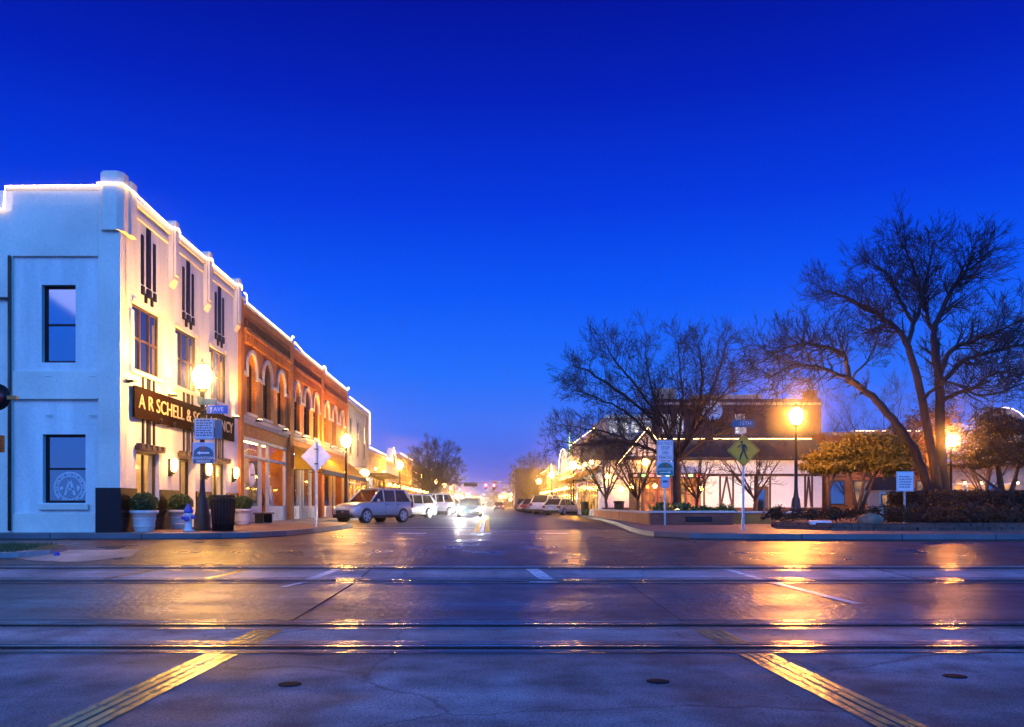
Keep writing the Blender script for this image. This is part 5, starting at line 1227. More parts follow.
# pendant-like double globe before the low tan shop is the lantern at px 365
ln = thing('lantern', 'bright wall lantern hanging over the sidewalk beside the cream two-storey shop', 'lantern', (XL + .9, 62.5, 3.0))
b = MB(); b.ball(P(364.5, 473, 62.5), (.34, .34, .26), 12, 8); b.build('glass', 'bulb_warm', ln)
b = MB(); q = P(364.5, 473, 62.5); b.tube([(XL + .003, 62.5, q.z + .45), (q.x, 62.5, q.z + .45), (q.x, 62.5, q.z + .24)], .025, 6); b.build('bracket', 'dark_metal', ln)

# ------------------------------------------------------------------ signs
def plate(mb, cx, y, cz, w, h, th=.02, m=0): mb.box(cx - w / 2, cx + w / 2, y, y + th, cz - h / 2, cz + h / 2, m)
def frame(mb, cx, y, cz, w, h, t, th=.004):
    mb.box(cx - w / 2, cx + w / 2, y - th, y - .001, cz + h / 2 - t, cz + h / 2); mb.box(cx - w / 2, cx + w / 2, y - th, y - .001, cz - h / 2, cz - h / 2 + t)
    mb.box(cx - w / 2, cx - w / 2 + t, y - th, y - .001, cz - h / 2 + t, cz + h / 2 - t); mb.box(cx + w / 2 - t, cx + w / 2, y - th, y - .001, cz - h / 2 + t, cz + h / 2 - t)
def halfdisc(mb, cx, y, cz, r, hgt, th=.004):
    n = 16; mb.prism([(cx - r, y, cz - hgt)] + [(cx - r * math.cos(math.pi * k / n), y, cz + r * math.sin(math.pi * k / n) * .75) for k in range(n + 1)] + [(cx + r, y, cz - hgt)], (0, th, 0))
LX, LY = -8.4, 25.0
# street name blades on the first lamp
yb = LY - .16
r_ = thing('street_sign', 'small blue street-name blade on the lamp post by the white corner building', 'sign', (LX, LY, 3.75))
cx, cz = xat(217, yb), zat(409.5, yb); b = MB(); plate(b, cx, yb, cz, .62, .24); b.build('blade', 'sign_blue', r_, bevel=.004)
text('J AVE', .17, (cx, yb - .004, cz), '-y', .002).build('lettering', 'letter_white', r_)
b = MB(); b.tube([(LX, LY - .06, cz), (cx - .1, yb + .03, cz)], .02, 6); b.build('bracket', 'dark_metal', r_)
r_ = thing('street_sign', 'dark street-name blade seen edge-on above the blue blade on the first lamp post', 'sign', (LX, LY, 4.0))
b = MB(); b.box(LX + .02, LX + .04, LY - .5, LY + .45, zat(405, LY), zat(398, LY)); b.box(LX - .1, LX + .45, LY - .09, LY - .07, zat(405, LY), zat(399, LY)); b.build('blade', 'sign_teal', r_)
r_ = thing('parking_sign', 'grey regulatory sign with rows of small print on the first lamp post', 'sign', (LX, LY, 3.1))
yb = LY - .14; cx, cz = xat(204, yb), zat(429, yb); b = MB(); plate(b, cx, yb, cz, .58, .62); b.build('plate', 'sign_lightblue', r_, bevel=.004)
b = MB(); rr = random.Random(5)
for k in range(7):
    x = cx - .23
    while x < cx + .18:
        w = rr.uniform(.03, .10); b.box(x, min(x + w, cx + .23), yb - .004, yb - .001, cz + .23 - k * .072, cz + .265 - k * .072); x += w + .025
b.build('small_print', 'letter_dark', r_); b = MB(); frame(b, cx, yb, cz, .56, .60, .012); b.build('border', 'letter_dark', r_)
b = MB(); b.box(cx + .31, cx + .52, yb + .02, yb + .04, cz - .28, cz + .28); b.build('side_plate', 'sign_teal', r_)
r_ = thing('direction_sign', 'blue-green arched sign with a left arrow below the grey sign on the first lamp post', 'sign', (LX, LY, 2.5))
cx, cz = xat(203.5, yb), zat(453, yb); b = MB(); plate(b, cx, yb, cz, .64, .62); b.build('plate', 'sign_lightblue', r_, bevel=.006)
b = MB(); halfdisc(b, cx, yb - .004, cz - .02, .29, .08, .003); b.box(cx - .30, cx + .30, yb - .004, yb - .001, cz - .30, cz - .105); b.build('panel', 'sign_teal', r_)
b = MB(); b.box(cx - .12, cx + .17, yb - .008, yb - .0045, cz - .02, cz + .025); b.prism([(cx - .20, yb - .008, cz + .002), (cx - .10, yb - .008, cz + .06), (cx - .10, yb - .008, cz - .055)], (0, .003, 0)); b.build('arrow', 'letter_white', r_)
b = MB(); b.lathe([(.045, -.004), (.045, 0)], (cx, yb - .004, cz + .13), 10, axis='y'); b.build('emblem', 'red_paint', r_)
t = text('DOWNTOWN', .105, (cx, yb - .006, cz - .155), '-y', .002); t.build('lettering', 'letter_white', r_)
t = text('PARKING', .095, (cx, yb - .006, cz - .245), '-y', .002); t.build('lettering', 'letter_white', r_)
# back of the diamond sign
d = 29.0; cx = xat(316, d); cz = zat(456.5, d)
r_ = thing('warning_sign', 'blank metal back of a diamond sign on a thin post at the left kerb', 'sign', (cx, d, .15)); hd_ = .52
b = MB(); b.prism([(cx - hd_, d + .035, cz), (cx, d + .035, cz - hd_), (cx + hd_, d + .035, cz), (cx, d + .035, cz + hd_)], (0, .015, 0)); b.build('plate', 'sign_back', r_, bevel=.004)
b = MB(); b.box(cx - .03, cx + .03, d - .03, d + .03, .15, zat(440, d)); b.build('post', 'galv', r_)
b = MB()
for z in (cz - .25, cz + .25): b.box(cx - .06, cx + .06, d - .034, d + .034, z - .02, z + .02); 
b.build('clamp', 'dark_metal', r_)
# do not stop on tracks
d = 31.0; cx = xat(665, d)
r_ = thing('regulatory_sign', 'white sign reading DO NOT STOP ON TRACKS above a green arched sign', 'sign', (cx, d, .15))
b = MB(); b.box(cx - .03, cx + .03, d + .002, d + .06, .15, zat(441, d)); b.build('post', 'galv', r_)
z0, z1 = zat(461, d), zat(440, d); cz = (z0 + z1) / 2
b = MB(); plate(b, cx, d - .02, cz, .60, z1 - z0); b.build('plate', 'sign_white', r_, bevel=.004)
b = MB(); frame(b, cx, d - .02, cz, .57, z1 - z0 - .03, .012); b.build('border', 'letter_dark', r_)
for k, w_ in enumerate(('DO NOT', 'STOP', 'ON', 'TRACKS')): text(w_, .17, (cx, d - .023, z1 - .13 - k * .17), '-y', .002, squeeze=.78).build('lettering', 'letter_dark', r_)
z0, z1 = zat(475.5, d), zat(461.5, d); cz = (z0 + z1) / 2
b = MB(); plate(b, cx, d - .02, cz, .62, z1 - z0); b.build('lower_plate', 'sign_lightblue', r_, bevel=.004)
b = MB(); halfdisc(b, cx, d - .024, cz + .0, .285, .06, .003); b.box(cx - .29, cx + .29, d - .024, d - .021, z0 + .02, cz - .075); b.build('panel', 'sign_green', r_)
b = MB(); b.lathe([(.05, -.004), (.05, 0)], (cx + .02, d - .024, cz + .12), 10, axis='y'); b.build('emblem', 'red_paint', r_)
text('DOWNTOWN', .09, (cx, d - .026, cz - .02), '-y', .002, squeeze=.9).build('lettering', 'letter_white', r_)
b = MB(); b.box(cx - .2, cx + .14, d - .028, d - .0245, z0 + .10, z0 + .125); b.prism([(cx + .22, d - .028, z0 + .112), (cx + .12, d - .028, z0 + .165), (cx + .12, d - .028, z0 + .06)], (0, .003, 0)); b.build('arrow', 'letter_white', r_)
b = MB(); plate(b, cx, d - .02, zat(482, d), .32, .42); b.build('small_plate', 'sign_lightblue', r_, bevel=.004)
b = MB(); frame(b, cx, d - .02, zat(482, d), .28, .38, .012); b.box(cx - .09, cx + .09, d - .026, d - .021, zat(482, d) - .02, zat(482, d) + .06); b.build('small_border', 'sign_teal', r_)
# pedestrian crossing sign
d = 24.5; cx = xat(743.5, d); cz = zat(450.5, d); hd_ = .475
r_ = thing('crossing_sign', 'yellow diamond pedestrian crossing sign on a post at the right corner', 'sign', (cx, d, .15))
b = MB(); b.box(cx - .03, cx + .03, d + .002, d + .06, .15, zat(433, d)); b.build('post', 'galv', r_)
b = MB(); b.prism([(cx - hd_, d - .02, cz), (cx, d - .02, cz - hd_), (cx + hd_, d - .02, cz), (cx, d - .02, cz + hd_)], (0, .018, 0)); b.build('plate', 'sign_yellow', r_, bevel=.006)
b = MB(); o_ = hd_ - .03; i_ = hd_ - .048
for k in range(4):
    a, e = math.pi / 2 * k, math.pi / 2 * (k + 1); q = [(cx + r0 * math.cos(t), d - .024, cz + r0 * math.sin(t)) for r0, t in ((o_, a), (o_, e), (i_, e), (i_, a))]; b.prism(q, (0, .003, 0))
b.build('border', 'sign_black', r_)
b = MB(); S_ = .42 / 100      # walking figure, units of 1/100 of its height
def pg(pts): b.prism([(cx + (x - 2) * S_ * 1.45, d - .025, cz - .005 + z * S_ * 1.45) for x, z in pts], (0, .003, 0))
pg([(-8 + 6.5 * math.cos(2 * math.pi * k / 14), 40 + 6.5 * math.sin(2 * math.pi * k / 14)) for k in range(14)])
pg([(-9, 31), (4, 31), (9, 27), (10, 0), (-4, -2), (-8, 12)])
pg([(-9, 31), (-12, 22), (-26, 13), (-29, 17), (-16, 26)])
pg([(6, 31), (11, 27), (20, 14), (18, -2), (14, -2), (14, 12), (7, 20)])
pg([(-5, 2), (4, 0), (-6, -22), (-14, -45), (-20, -43), (-15, -20)])
pg([(1, 1), (10, 2), (13, -16), (24, -40), (18, -43), (6, -20)])
b.build('symbol', 'sign_black', r_)
r_ = thing('street_sign', 'blue street-name blade on top of the pedestrian crossing sign post', 'sign', (cx, d, zat(432, d)))
z0, z1 = zat(429, d), zat(422, d) ; b = MB(); plate(b, cx - .0, d + .02, (z0 + z1) / 2 + .06, .66, .21, .015); b.build('blade', 'sign_teal', r_, bevel=.004)
text('15TH', .15, (cx + .06, d + .018, (z0 + z1) / 2 + .06), '-y', .002).build('lettering', 'sign_lightblue', r_)
b = MB(); b.box(cx - .008, cx + .008, d - .25, d + .25, zat(433, d) - .02, zat(428.5, d)); b.build('cross_blade', 'sign_back', r_)
# small square sign on the right
d = 28.0; cx = xat(905, d)
r_ = thing('notice_sign', 'small square white notice on a thin post in front of the hedge', 'sign', (cx, d, .3))
b = MB(); b.box(cx - .025, cx + .025, d + .002, d + .05, .25, zat(474, d)); b.build('post', 'galv', r_)
z0, z1 = zat(491.5, d), zat(471.5, d); cz = (z0 + z1) / 2; b = MB(); plate(b, cx, d - .018, cz, .58, z1 - z0); b.build('plate', 'sign_white', r_, bevel=.008)
b = MB(); rr = random.Random(9); frame(b, cx, d - .018, cz, .55, z1 - z0 - .03, .010)
for k in range(5):
    x = cx - .2
    while x < cx + .16: w = rr.uniform(.03, .09); b.box(x, x + w, d - .022, d - .019, cz + .14 - k * .085, cz + .175 - k * .085); x += w + .025
b.build('small_print', 'sign_teal', r_)
# railway crossing signal at the left edge
d = 16.5; c = P(-3, 397, d)
r_ = thing('crossing_signal', 'black round railway crossing lamp cut off by the left edge of the photo', 'signal', (c.x - .35, d, gz(d)))
b = MB(); b.lathe([(.06, 0), (.06, 4.3), (.02, 4.35)], (c.x - .35, d + .15, gz(d)), 12); b.lathe([(.2, 0), (.2, .1), (.1, .25)], (c.x - .35, d + .15, gz(d)), 12); b.build('post', 'galv', r_)
b = MB(); b.tube([(c.x - 1.1, d + .12, c.z), (c.x, d + .12, c.z)], .035, 8); b.build('crossarm', 'galv', r_)
for sx_ in (0, -.75):
    b = MB(); b.lathe([(.26, .03), (.26, .05), (.16, .09), (.1, .14), (.01, .15)], (c.x + sx_, d - .03, c.z), 24, axis='y'); bo = b.build('background_disc', 'black_paint', r_)
    b = MB(); b.lathe([(.15, 0), (.15, .01), (.01, .012)], (c.x + sx_, d - .04, c.z), 20, axis='y'); b.build('lens', 'tail_lens', bo)
b = MB(); b.box(c.x + .22, c.x + .40, d - .05, d + .02, c.z - .05, c.z + .02); b.build('visor_tab', 'orange_paint', r_)
b = MB(); b.box(c.x - .2, c.x + .06, d, d + .16, zat(452, d), zat(435, d)); b.build('bell_box', 'black_paint', r_)

# ------------------------------------------------------------------ street furniture
hy = thing('fire_hydrant', 'white fire hydrant with blue bonnet on the corner kerb by the lamp post', 'fire hydrant', (xat(188.5, 24.2), 24.2, .15))
hx, hyy = xat(188.5, 24.2), 24.2
b = MB(); b.lathe([(.16, 0), (.16, .05), (.10, .07), (.10, .42), (.125, .44), (.125, .50), (.11, .52), (.02, .53)], (hx, hyy, .15), 16); b.build('barrel', 'hyd_white', hy)
b = MB(); b.lathe([(.13, .532), (.13, .56), (.115, .62), (.08, .69), (.04, .72), (.035, .78), (.01, .785)], (hx, hyy, .15), 16); b.build('bonnet', 'hyd_blue', hy)
b = MB(); b.lathe([(.06, -.20), (.065, -.17), (.05, -.11), (.05, .11), (.065, .17), (.06, .20)], (hx, hyy, .15 + .40), 12, axis='x'); b.lathe([(.075, -.19), (.08, -.15), (.06, -.09), (.05, 0)], (hx, hyy, .15 + .36), 12, axis='y'); b.build('outlet', 'hyd_blue', hy)
tc_ = thing('trash_can', 'black slatted litter bin on the corner beside the lamp post', 'litter bin', (xat(223, 24.4), 24.4, .15)); cx, cy = xat(223, 24.4), 24.4
b = MB(); b.lathe([(.26, .02), (.28, .5), (.30, .9), (.02, .9)], (cx, cy, .15), 20); b.build('liner', 'black_paint', tc_)
b = MB()
for k in range(24):
    a = 2 * math.pi * k / 24; b.tube([(cx + .275 * math.cos(a), cy + .275 * math.sin(a), .16), (cx + .31 * math.cos(a), cy + .31 * math.sin(a), .6), (cx + .335 * math.cos(a), cy + .335 * math.sin(a), 1.0), (cx + .37 * math.cos(a), cy + .37 * math.sin(a), 1.08)], .018, 5)
for z, r0 in ((.2, .285), (.98, .345)): b.lathe([(r0 - .02, z), (r0, z + .01), (r0, z + .05), (r0 - .02, z + .06)], (cx, cy, .15), 24)
b.build('slats', 'dark_metal', tc_)
b = MB(); b.lathe([(.36, 1.02), (.34, 1.06), (.22, 1.10), (.20, 1.08)], (cx, cy, .02), 20); b.build('rim', 'dark_metal', tc_)
def planter(x, y, label, seed, big=1.0):
    r = random.Random(seed); root = thing('plant_pot', label, 'plant pot', (x, y, .15), 'white pots of clipped box along the left sidewalk')
    b = MB(); k = big; b.lathe([(.24 * k, 0), (.26 * k, .02), (.30 * k, .28 * k), (.33 * k, .50 * k), (.38 * k, .51 * k), (.39 * k, .60 * k), (.35 * k, .60 * k), (.33 * k, .56 * k), (.02, .55 * k)], (x, y, .15), 22)
    for zz in (.14, .34): b.lathe([(.28 * k + zz * .09, zz * k), (.30 * k + zz * .1, zz * k + .02), (.28 * k + zz * .1, zz * k + .04)], (x, y, .15), 22)
    b.build('pot', 'terracotta_white', root)
    L = MB(); c = Vector((x, y, .15 + .80 * k)); core = MB(); core.ball(c, (.30 * k, .30 * k, .24 * k), 12, 8); core.tube([(x, y, .15 + .5 * k), (x, y, .15 + .8 * k)], .04, 6); core.build('stem', 'bark_dark', root)
    for i in range(2600):
        v = Vector((r.gauss(0, 1), r.gauss(0, 1), r.gauss(0, 1))).normalized() * (r.uniform(.86, 1.05)); L.leaf(c + Vector((v.x * .37 * k, v.y * .37 * k, v.z * .30 * k)), .028, r)
    L.build('foliage', 'leaf_box', root, fix=False)
planter(xat(144, 23.7), 23.7, 'white pot with a clipped box ball at the corner of the white building, farthest left', 1)
planter(xat(180.5, 26.4), 26.4, 'white pot with a clipped box ball behind the fire hydrant', 2)
planter(xat(216, 29.8), 29.8, 'white pot with a clipped box ball half hidden behind the litter bin', 3)
planter(xat(242, 32.4), 32.4, 'white pot with a clipped box ball right of the litter bin, before the brick shopfront', 4)
# benches by the brick shopfront
bn = thing('bench', 'low brown bench against the orange brick shopfront', 'bench', (-9.4, 36.2, .15)); b = MB(); b.box(-9.65, -9.2, 34.9, 36.6, .52, .58); b.build('seat', 'wood_brown', bn)
for y in (35.0, 36.4): b = MB(); b.box(-9.6, -9.25, y, y + .08, .15, .518); b.build('leg', 'dark_metal', bn)
# hanging oval sign in the first shopfront
ov = thing('hanging_sign', 'pale oval sign hanging in the orange brick shopfront window', 'sign', (XL + .2, 35.2, 2.3)); b = MB(); b.lathe([(.50, 0), (.50, .04), (.40, .05), (.02, .05)], (XL + .12, 35.5, 2.15), 24, axis='x'); b.v = [(v[0], 35.5 + (v[1] - 35.5) * .85, v[2]) for v in b.v]; b.build('board', 'sign_white', ov)
b = MB(); b.box(XL + .175, XL + .18, 35.2, 35.8, 2.12, 2.18); b.box(XL + .003, XL + .16, 35.48, 35.52, 2.66, 2.70); b.build('bracket', 'wood_brown', ov)
for (px, py, d, lab) in ((619, 497, 52.5, 'dark round litter bin in front of the tudor entrance, left of the small bare tree'), (585, 500, 62, 'dark litter bin on the right kerb near the parked hatchback')):
    x = xat(px, d); rt = thing('trash_can', lab, 'litter bin', (x, d, .15)); b = MB(); b.lathe([(.26, 0), (.30, .5), (.32, .95), (.25, 1.0), (.02, 1.02)], (x, d, .15), 14); b.build('body', 'black_paint', rt); b = MB(); b.lathe([(.33, .85), (.35, .9), (.35, .96), (.33, 1.0)], (x, d, .15), 14); b.build('rim', 'dark_metal', rt)

# ------------------------------------------------------------------ cars
def make_car(L, Wd, Ht, paint, label, kind='suv', rails=True, group='cars parked along the street'):
    root = local('parked_car', label, 'car', group); hw = Wd / 2
    belt = Ht * .615; hood = Ht * .60; zl = .26 if kind == 'suv' else .20
    X = lambda f: (f - .5) * L           # f: 0 rear .. 1 front
    # stations: f, half-width, z bottom, z shoulder, z top
    st = [(0.0, .84, zl + .22, belt * .78, belt * .86), (.012, .93, zl + .06, belt * .90, belt * .97), (.05, .98, zl, belt * .95, belt), (.2, 1.0, zl, belt * .94, belt), (.45, 1.0, zl, belt * .93, belt),
          (.66, 1.0, zl, belt * .91, belt * .985), (.76, .99, zl, hood * .90, hood * .98), (.88, .97, zl, hood * .84, hood * .92), (.95, .92, zl + .02, hood * .74, hood * .82), (.985, .84, zl + .06, hood * .60, hood * .70), (1.0, .74, zl + .14, hood * .48, hood * .56)]
    vs = []; fs = []
    for f, w, zb, zs, zt in st:
        w *= hw
        half = [(w * .86, zb), (w * .98, zb + .10), (w, (zb + zs) / 2), (w * .975, zs), (w * .90, zt - .015), (w * .55, zt + .01), (0, zt + .02)]
        for y, z in [(-a, c) for a, c in half] + [(a, c) for a, c in half[::-1][1:]]: vs.append((X(f), y, z))
    n = 13
    for i in range(len(st) - 1):
        for k in range(n - 1): fs.append((i * n + k, i * n + k + 1, (i + 1) * n + k + 1, (i + 1) * n + k))
        fs.append((i * n + n - 1, i * n, (i + 1) * n, (i + 1) * n + n - 1))
    fs.append(tuple(range(n))); fs.append(tuple(range((len(st) - 1) * n, len(st) * n)))
    B = MB(); B.add(vs, fs, 0, True)
    # roof and pillars
    if kind == 'suv': fa, fb, ra, rb_ = .725, .025, .55, .12
    elif kind == 'hatch': fa, fb, ra, rb_ = .72, .02, .50, .16
    else: fa, fb, ra, rb_ = .70, .12, .50, .28
    wb_, wr = hw * .93, hw * .74; zr_ = Ht - .04
    cor = {}
    for sgn in (-1, 1):
        cor[sgn] = dict(fa=Vector((X(fa), sgn * wb_ * .93, belt - .01)), fb=Vector((X(fb), sgn * wb_ * .93, belt - .01)), ra=Vector((X(ra), sgn * wr, zr_)), rb=Vector((X(rb_), sgn * wr, zr_)))
    rp = []
    for t in (0, .25, .5, .75, 1):
        x = X(ra) + (X(rb_) - X(ra)) * t; crown = .085 * math.sin(math.pi * (.22 + t * .62)) - .03
        rp.append([(x, -wr - .02, zr_ - .02), (x, -wr * .8, zr_ + crown * .7), (x, 0, zr_ + crown + .01), (x, wr * .8, zr_ + crown * .7), (x, wr + .02, zr_ - .02)])
    m_ = len(B.v); 
    B.add([q for r in rp for q in r] + [(q[0], q[1] * .97, q[2] - .05) for r in rp for q in r], [(i * 5 + k, i * 5 + k + 1, i * 5 + k + 6, i * 5 + k + 5) for i in range(4) for k in range(4)] +
          [(25 + i * 5 + k, 25 + i * 5 + k + 5, 25 + i * 5 + k + 6, 25 + i * 5 + k + 1) for i in range(4) for k in range(4)] +
          [(i * 5, i * 5 + 5, 30 + i * 5, 25 + i * 5) for i in range(4)] + [(i * 5 + 4, 29 + i * 5, 34 + i * 5, i * 5 + 9) for i in range(4)] + [(k, 25 + k, 26 + k, k + 1) for k in range(4)] + [(20 + k, 21 + k, 46 + k, 45 + k) for k in range(4)], 0, True)
    def onside(sgn, f, top):   # point on the side glass plane
        c = cor[sgn]; t = (f - fb) / (fa - fb); lo = c['fb'].lerp(c['fa'], t); t2 = (f - rb_) / (ra - rb_); hi = c['rb'].lerp(c['ra'], min(1, max(0, t2))); return lo.lerp(hi, top)
    for sgn in (-1, 1):
        c = cor[sgn]
        B.tube([c['fa'], c['ra']], .045, 6); B.tube([c['fb'], c['rb']], .065, 6)
        for f in (.50, .30): B.tube([onside(sgn, f, 0) + Vector((0, sgn * .012, 0)), onside(sgn, f, 1) + Vector((0, sgn * .012, 0))], .038, 5)
    B.build('body', paint, root)
    gl = MB(); c = cor; gl.add([c[-1]['fa'], c[1]['fa'], c[1]['ra'], c[-1]['ra']], [(0, 1, 2, 3)]); gl.build('windscreen', 'car_glass', root)
    gl = MB(); gl.add([c[-1]['fb'], c[1]['fb'], c[1]['rb'], c[-1]['rb']], [(0, 1, 2, 3)]); gl.build('rear_window', 'car_glass', root)
    for sgn in (-1, 1): gl = MB(); gl.add([c[sgn]['fb'], c[sgn]['fa'], c[sgn]['ra'], c[sgn]['rb']], [(0, 1, 2, 3)]); gl.build('side_window', 'car_glass', root)
    wr_ = .34 if kind == 'suv' else .31; fx_ = (.815, .19)
    tr = MB()
    for f in fx_:
        for sgn in (-1, 1): tr.lathe([(wr_ + .05, sgn * (hw + .004)), (wr_ + .05, sgn * (hw - .25)), (.01, sgn * (hw - .25))], (X(f), 0, wr_ + .02), 22, axis='y')
    for sgn in (-1, 1): tr.box(X(.27), X(.73), sgn * (hw - .06), sgn * (hw + .008), zl - .02, zl + .12)
    tr.box(X(0) - .03, X(.04), -hw * .86, hw * .86, zl + .02, zl + .24); tr.box(X(.95), X(1) + .02, -hw * .76, hw * .76, zl - .02, zl + .16)
    for sgn in (-1, 1):
        for f in (.50, .30): tr.box(X(f) - .006, X(f) + .006, sgn * (hw - .02), sgn * (hw + .002), zl + .2, belt * .90)
        for f in (.47, .27): tr.box(X(f) - .09, X(f) + .09, sgn * (hw - .02), sgn * (hw + .02), belt * .86, belt * .885)
    tr.build('trim', 'car_trim', root)
    for f in fx_:
        for sgn in (-1, 1):
            w = thing('wheel', None, None); w.parent = root
            COL.objects.unlink(w); bpy.data.objects.remove(w)
            t = MB(); y0, y1 = sgn * (hw + .018), sgn * (hw - .21)
            t.lathe([(wr_ * .74, y0), (wr_ * .92, y0), (wr_, y0 - sgn * .03), (wr_, y1 + sgn * .03), (wr_ * .92, y1), (wr_ * .6, y1)], (X(f), 0, wr_), 24, axis='y'); wo_ = t.build('wheel', 'tyre', root)
            t = MB(); t.lathe([(wr_ * .80, y0 + sgn * .003), (wr_ * .76, y0 + sgn * .016), (wr_ * .70, y0 + sgn * .003)], (X(f), 0, wr_), 20, axis='y'); t.f = [q for q in t.f if len(q) < 10]; t.mi = t.mi[:len(t.f)]; t.sm = t.sm[:len(t.f)]
            t.lathe([(wr_ * .74, y0 + sgn * .002), (wr_ * .70, y0 + sgn * .004), (wr_ * .02, y0 + sgn * .004)], (X(f), 0, wr_), 20, axis='y', m=1)
            for k in range(5):
                a = 2 * math.pi * k / 5; dv = Vector((math.cos(a), 0, math.sin(a))); nv = Vector((-dv.z, 0, dv.x)) * .05; cc_ = Vector((X(f), y0 + sgn * .005, wr_))
                t.prism([cc_ + nv, cc_ + dv * wr_ * .71 + nv * 1.3, cc_ + dv * wr_ * .71 - nv * 1.3, cc_ - nv], (0, sgn * .022, 0))
            t.lathe([(wr_ * .16, y0 + sgn * .006), (wr_ * .12, y0 + sgn * .03), (.01, y0 + sgn * .03)], (X(f), 0, wr_), 10, axis='y'); t.build('rim', ['rim', 'rim_grey'], wo_)
    for sgn in (-1, 1):
        h = MB(); z = hood * .70; h.prism([(X(.905), sgn * hw * .955, z + .10), (X(.962), sgn * hw * .86, z + .055), (X(.992), sgn * hw * .62, z - .02), (X(.992), sgn * hw * .62, z - .14), (X(.972), sgn * hw * .86, z - .09), (X(.92), sgn * hw * .95, z - .02)], (.012, sgn * .012, .01)); h.build('headlight', 'lamp_lens', root)
        h = MB(); h.box(X(.0) - .012, X(.04), sgn * hw * .66, sgn * (hw * .955), belt * .70, belt * .93); h.build('taillight', 'tail_lens', root)
        h = MB(); h.ball((X(.645), sgn * (hw + .09), belt + .06), (.06, .11, .075), 8, 6); h.build('mirror', paint, root)
        if rails:
            h = MB(); h.tube([(X(.5), sgn * wr * .92, zr_ + .01), (X(.47), sgn * wr * .92, zr_ + .075), (X(.16), sgn * wr * .92, zr_ + .075), (X(.12), sgn * wr * .92, zr_ + .01)], .02, 6); h.build('roof_rail', 'car_trim', root)
    g = MB(); g.box(X(.975), X(1.0) + .012, -hw * .52, hw * .52, hood * .40, hood * .60); gp_ = g.build('grille', 'car_trim', root)
    g = MB()
    for k in range(3): g.box(X(1.0) + .013, X(1.0) + .022, -hw * .5, hw * .5, hood * (.43 + k * .06), hood * (.445 + k * .06))
    g.lathe([(.07, X(1.0) + .013), (.07, X(1.0) + .03), (.01, X(1.0) + .03)], (0, 0, hood * .51), 12, axis='x'); g.build('grille_bar', 'chrome', gp_)
    g = MB(); g.box(X(0) - .035, X(0) - .012, -.17, .17, belt * .62, belt * .62 + .12); g.build('number_plate', 'sign_white', root)
    return root
def put(o, x, y, deg): o.location = (x, y, 0); o.rotation_euler = (0, 0, rad(deg))
# left kerb: nose-in, facing the shops and the camera; heading given as the angle of local +x
c1 = make_car(4.43, 1.81, 1.76, 'paint_silver', 'silver crossover with roof rails, nearest of the cars parked on the left')
put(c1, -6.05, 44.8, -126)
big = make_car(5.1, 2.0, 1.88, 'paint_white', 'tall white estate car parked third in the left row, beyond the white one')
put(big, -5.1, 73, -128)
est = make_car(4.7, 1.86, 1.66, 'paint_white', 'white crossover mostly hidden behind the silver one in the left row', rails=False)
put(est, -5.75, 59, -128)
hat = make_car(4.35, 1.78, 1.48, 'paint_cream', 'pale hatchback nearest in the row parked on the right, tail towards the crossing', kind='hatch', rails=False)
put(hat, 6.7, 76, 56)
sed = make_car(4.7, 1.82, 1.42, 'paint_grey', 'grey saloon in the row parked on the right, beyond the two white cars', kind='sedan', rails=False)
put(sed, 5.9, 92, 58)
dup(big, (6.15, 84.5, 0), rad(60), 'tall white estate car second in the row parked on the right')
for (src, x, y, a, p, lab) in ((c1, -5.2, 82, -130, 'paint_grey', 'grey crossover fourth in the left row'), (sed, -5.2, 89, -130, 'paint_dark', 'dark saloon fifth in the left row'), (est, -5.2, 97, -130, 'paint_cream', 'pale crossover sixth in the left row'),
                          (hat, -5.2, 106, -130, 'paint_silver', 'silver hatchback seventh in the left row, near the round-crowned tree'), (c1, -5.2, 115, -130, 'paint_white', 'white crossover at the far end of the left row'),
                          (est, 5.8, 99, 58, 'paint_red', 'red crossover in the row parked on the right'), (hat, 5.8, 106, 58, 'paint_white', 'white hatchback beyond the red crossover on the right'), (sed, 5.8, 114, 58, 'paint_silver', 'silver saloon far along the right row'),
                          (c1, 5.8, 122, 58, 'paint_dark', 'dark crossover far along the right row'), (hat, 5.8, 131, 58, 'paint_blue', 'blue hatchback last in the right row')):
    dup(src, (x, y, 0), rad(a), lab, p)
onc = dup(sed, (-1.35, 63, 0), rad(-90), 'oncoming car with dazzling headlights in the middle of the street', 'paint_dark', {'headlight': 'headlight_on'}); onc['group'] = 'cars driving on the street'
o2 = dup(c1, (-2.2, 125, 0), rad(-90), 'second oncoming car with headlights on, far down the street', 'paint_grey', {'headlight': 'headlight_low'}); o2['group'] = 'cars driving on the street'
o3 = dup(sed, (1.9, 150, 0), rad(90), 'car driving away with red tail lights far down the street', 'paint_dark', {'taillight': 'tail_on'}); o3['group'] = 'cars driving on the street'

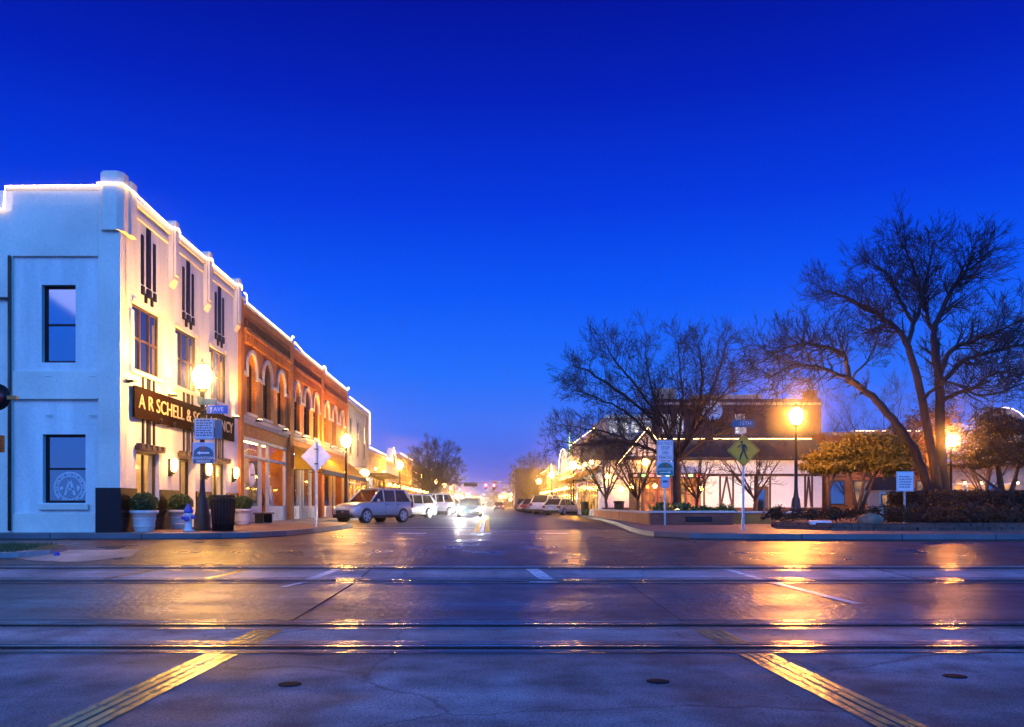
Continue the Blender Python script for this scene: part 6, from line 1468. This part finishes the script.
# ------------------------------------------------------------------ traffic signals
def signal(x, y, z, armx, label, lit):
    root = thing('traffic_signal', label, 'traffic signal', (armx, y, 0), 'traffic signals far down the street')
    b = MB(); b.tube([(armx, y, 0), (armx, y, z + .9)], .12, 8); b.tube([(armx, y, z + .75), (x, y, z + .85)], .07, 6); b.build('mast', 'dark_metal', root)
    b = MB(); b.box(x - .28, x + .28, y - .15, y + .15, z - .55, z + .55)
    for k in range(3): b.tube([(x, y - .15, z + .34 - k * .34), (x, y - .36, z + .34 - k * .34)], .15, 10, cap=False)
    h = b.build('signal_head', 'black_paint', root)
    g = MB(); g.lathe([(.13, 0), (.22, -.03), (.01, -.05)], (x, y - .16, z + (.34 if lit else -.34)), 14, axis='y'); g.build('lens', 'red_signal' if lit else 'tail_lens', h)
signal(-.4, 170, 4.5, -7.3, 'left of the two red traffic signals at the far crossing', True)
signal(1.2, 171, 4.5, 7.3, 'right of the two red traffic signals at the far crossing', True)
tb_ = thing('traffic_signal', 'dark unlit horizontal signal bar over the left lane, nearer than the red lights', 'traffic signal', (-7.3, 130, 0))
b = MB(); b.tube([(-7.3, 130, 0), (-7.3, 130, 4.6)], .1, 8); b.tube([(-7.3, 130, 4.3), (-2.0, 130, 4.3)], .06, 6); b.build('mast', 'dark_metal', tb_)
b = MB(); b.box(-3.7, -1.6, 129.8, 130.2, 3.75, 4.2); b.build('signal_head', 'black_paint', tb_)
# city lights twinkling at the far end
rr = random.Random(12)
for k in range(10):
    x = rr.choice((-1, 1)) * rr.uniform(3.5, 9.0); y = rr.uniform(210, 290); z = rr.uniform(2.2, 5.0); root = thing('street_lamp', 'distant street lamp at the far end of the street', 'street lamp', (x, y, 0), 'distant lamps at the far end')
    b = MB(); b.tube([(x, y, 0), (x, y, z)], .06, 5); b.build('post', 'dark_metal', root); b = MB(); b.ball((x, y, z + .25), .28, 8, 6); b.build('globe', 'globe', root)

# ------------------------------------------------------------------ added thin haze that imitates lens bloom round the lamps
hz_ = MB(); hz_.box(-130, 130, -20, 425, -2, 24); ho = hz_.build('haze', 'earth'); ho['kind'] = 'stuff'
hm = bpy.data.materials.new('bloom_haze'); hm.use_nodes = True; hm.node_tree.nodes.clear()
a_ = hm.node_tree.nodes.new('ShaderNodeOutputMaterial'); v_ = hm.node_tree.nodes.new('ShaderNodeVolumePrincipled')
v_.inputs['Density'].default_value = .0013; v_.inputs['Anisotropy'].default_value = .985; v_.inputs['Color'].default_value = (.9, .9, .95, 1)
hm.node_tree.links.new(v_.outputs[0], a_.inputs['Volume']); ho.data.materials.clear(); ho.data.materials.append(hm)
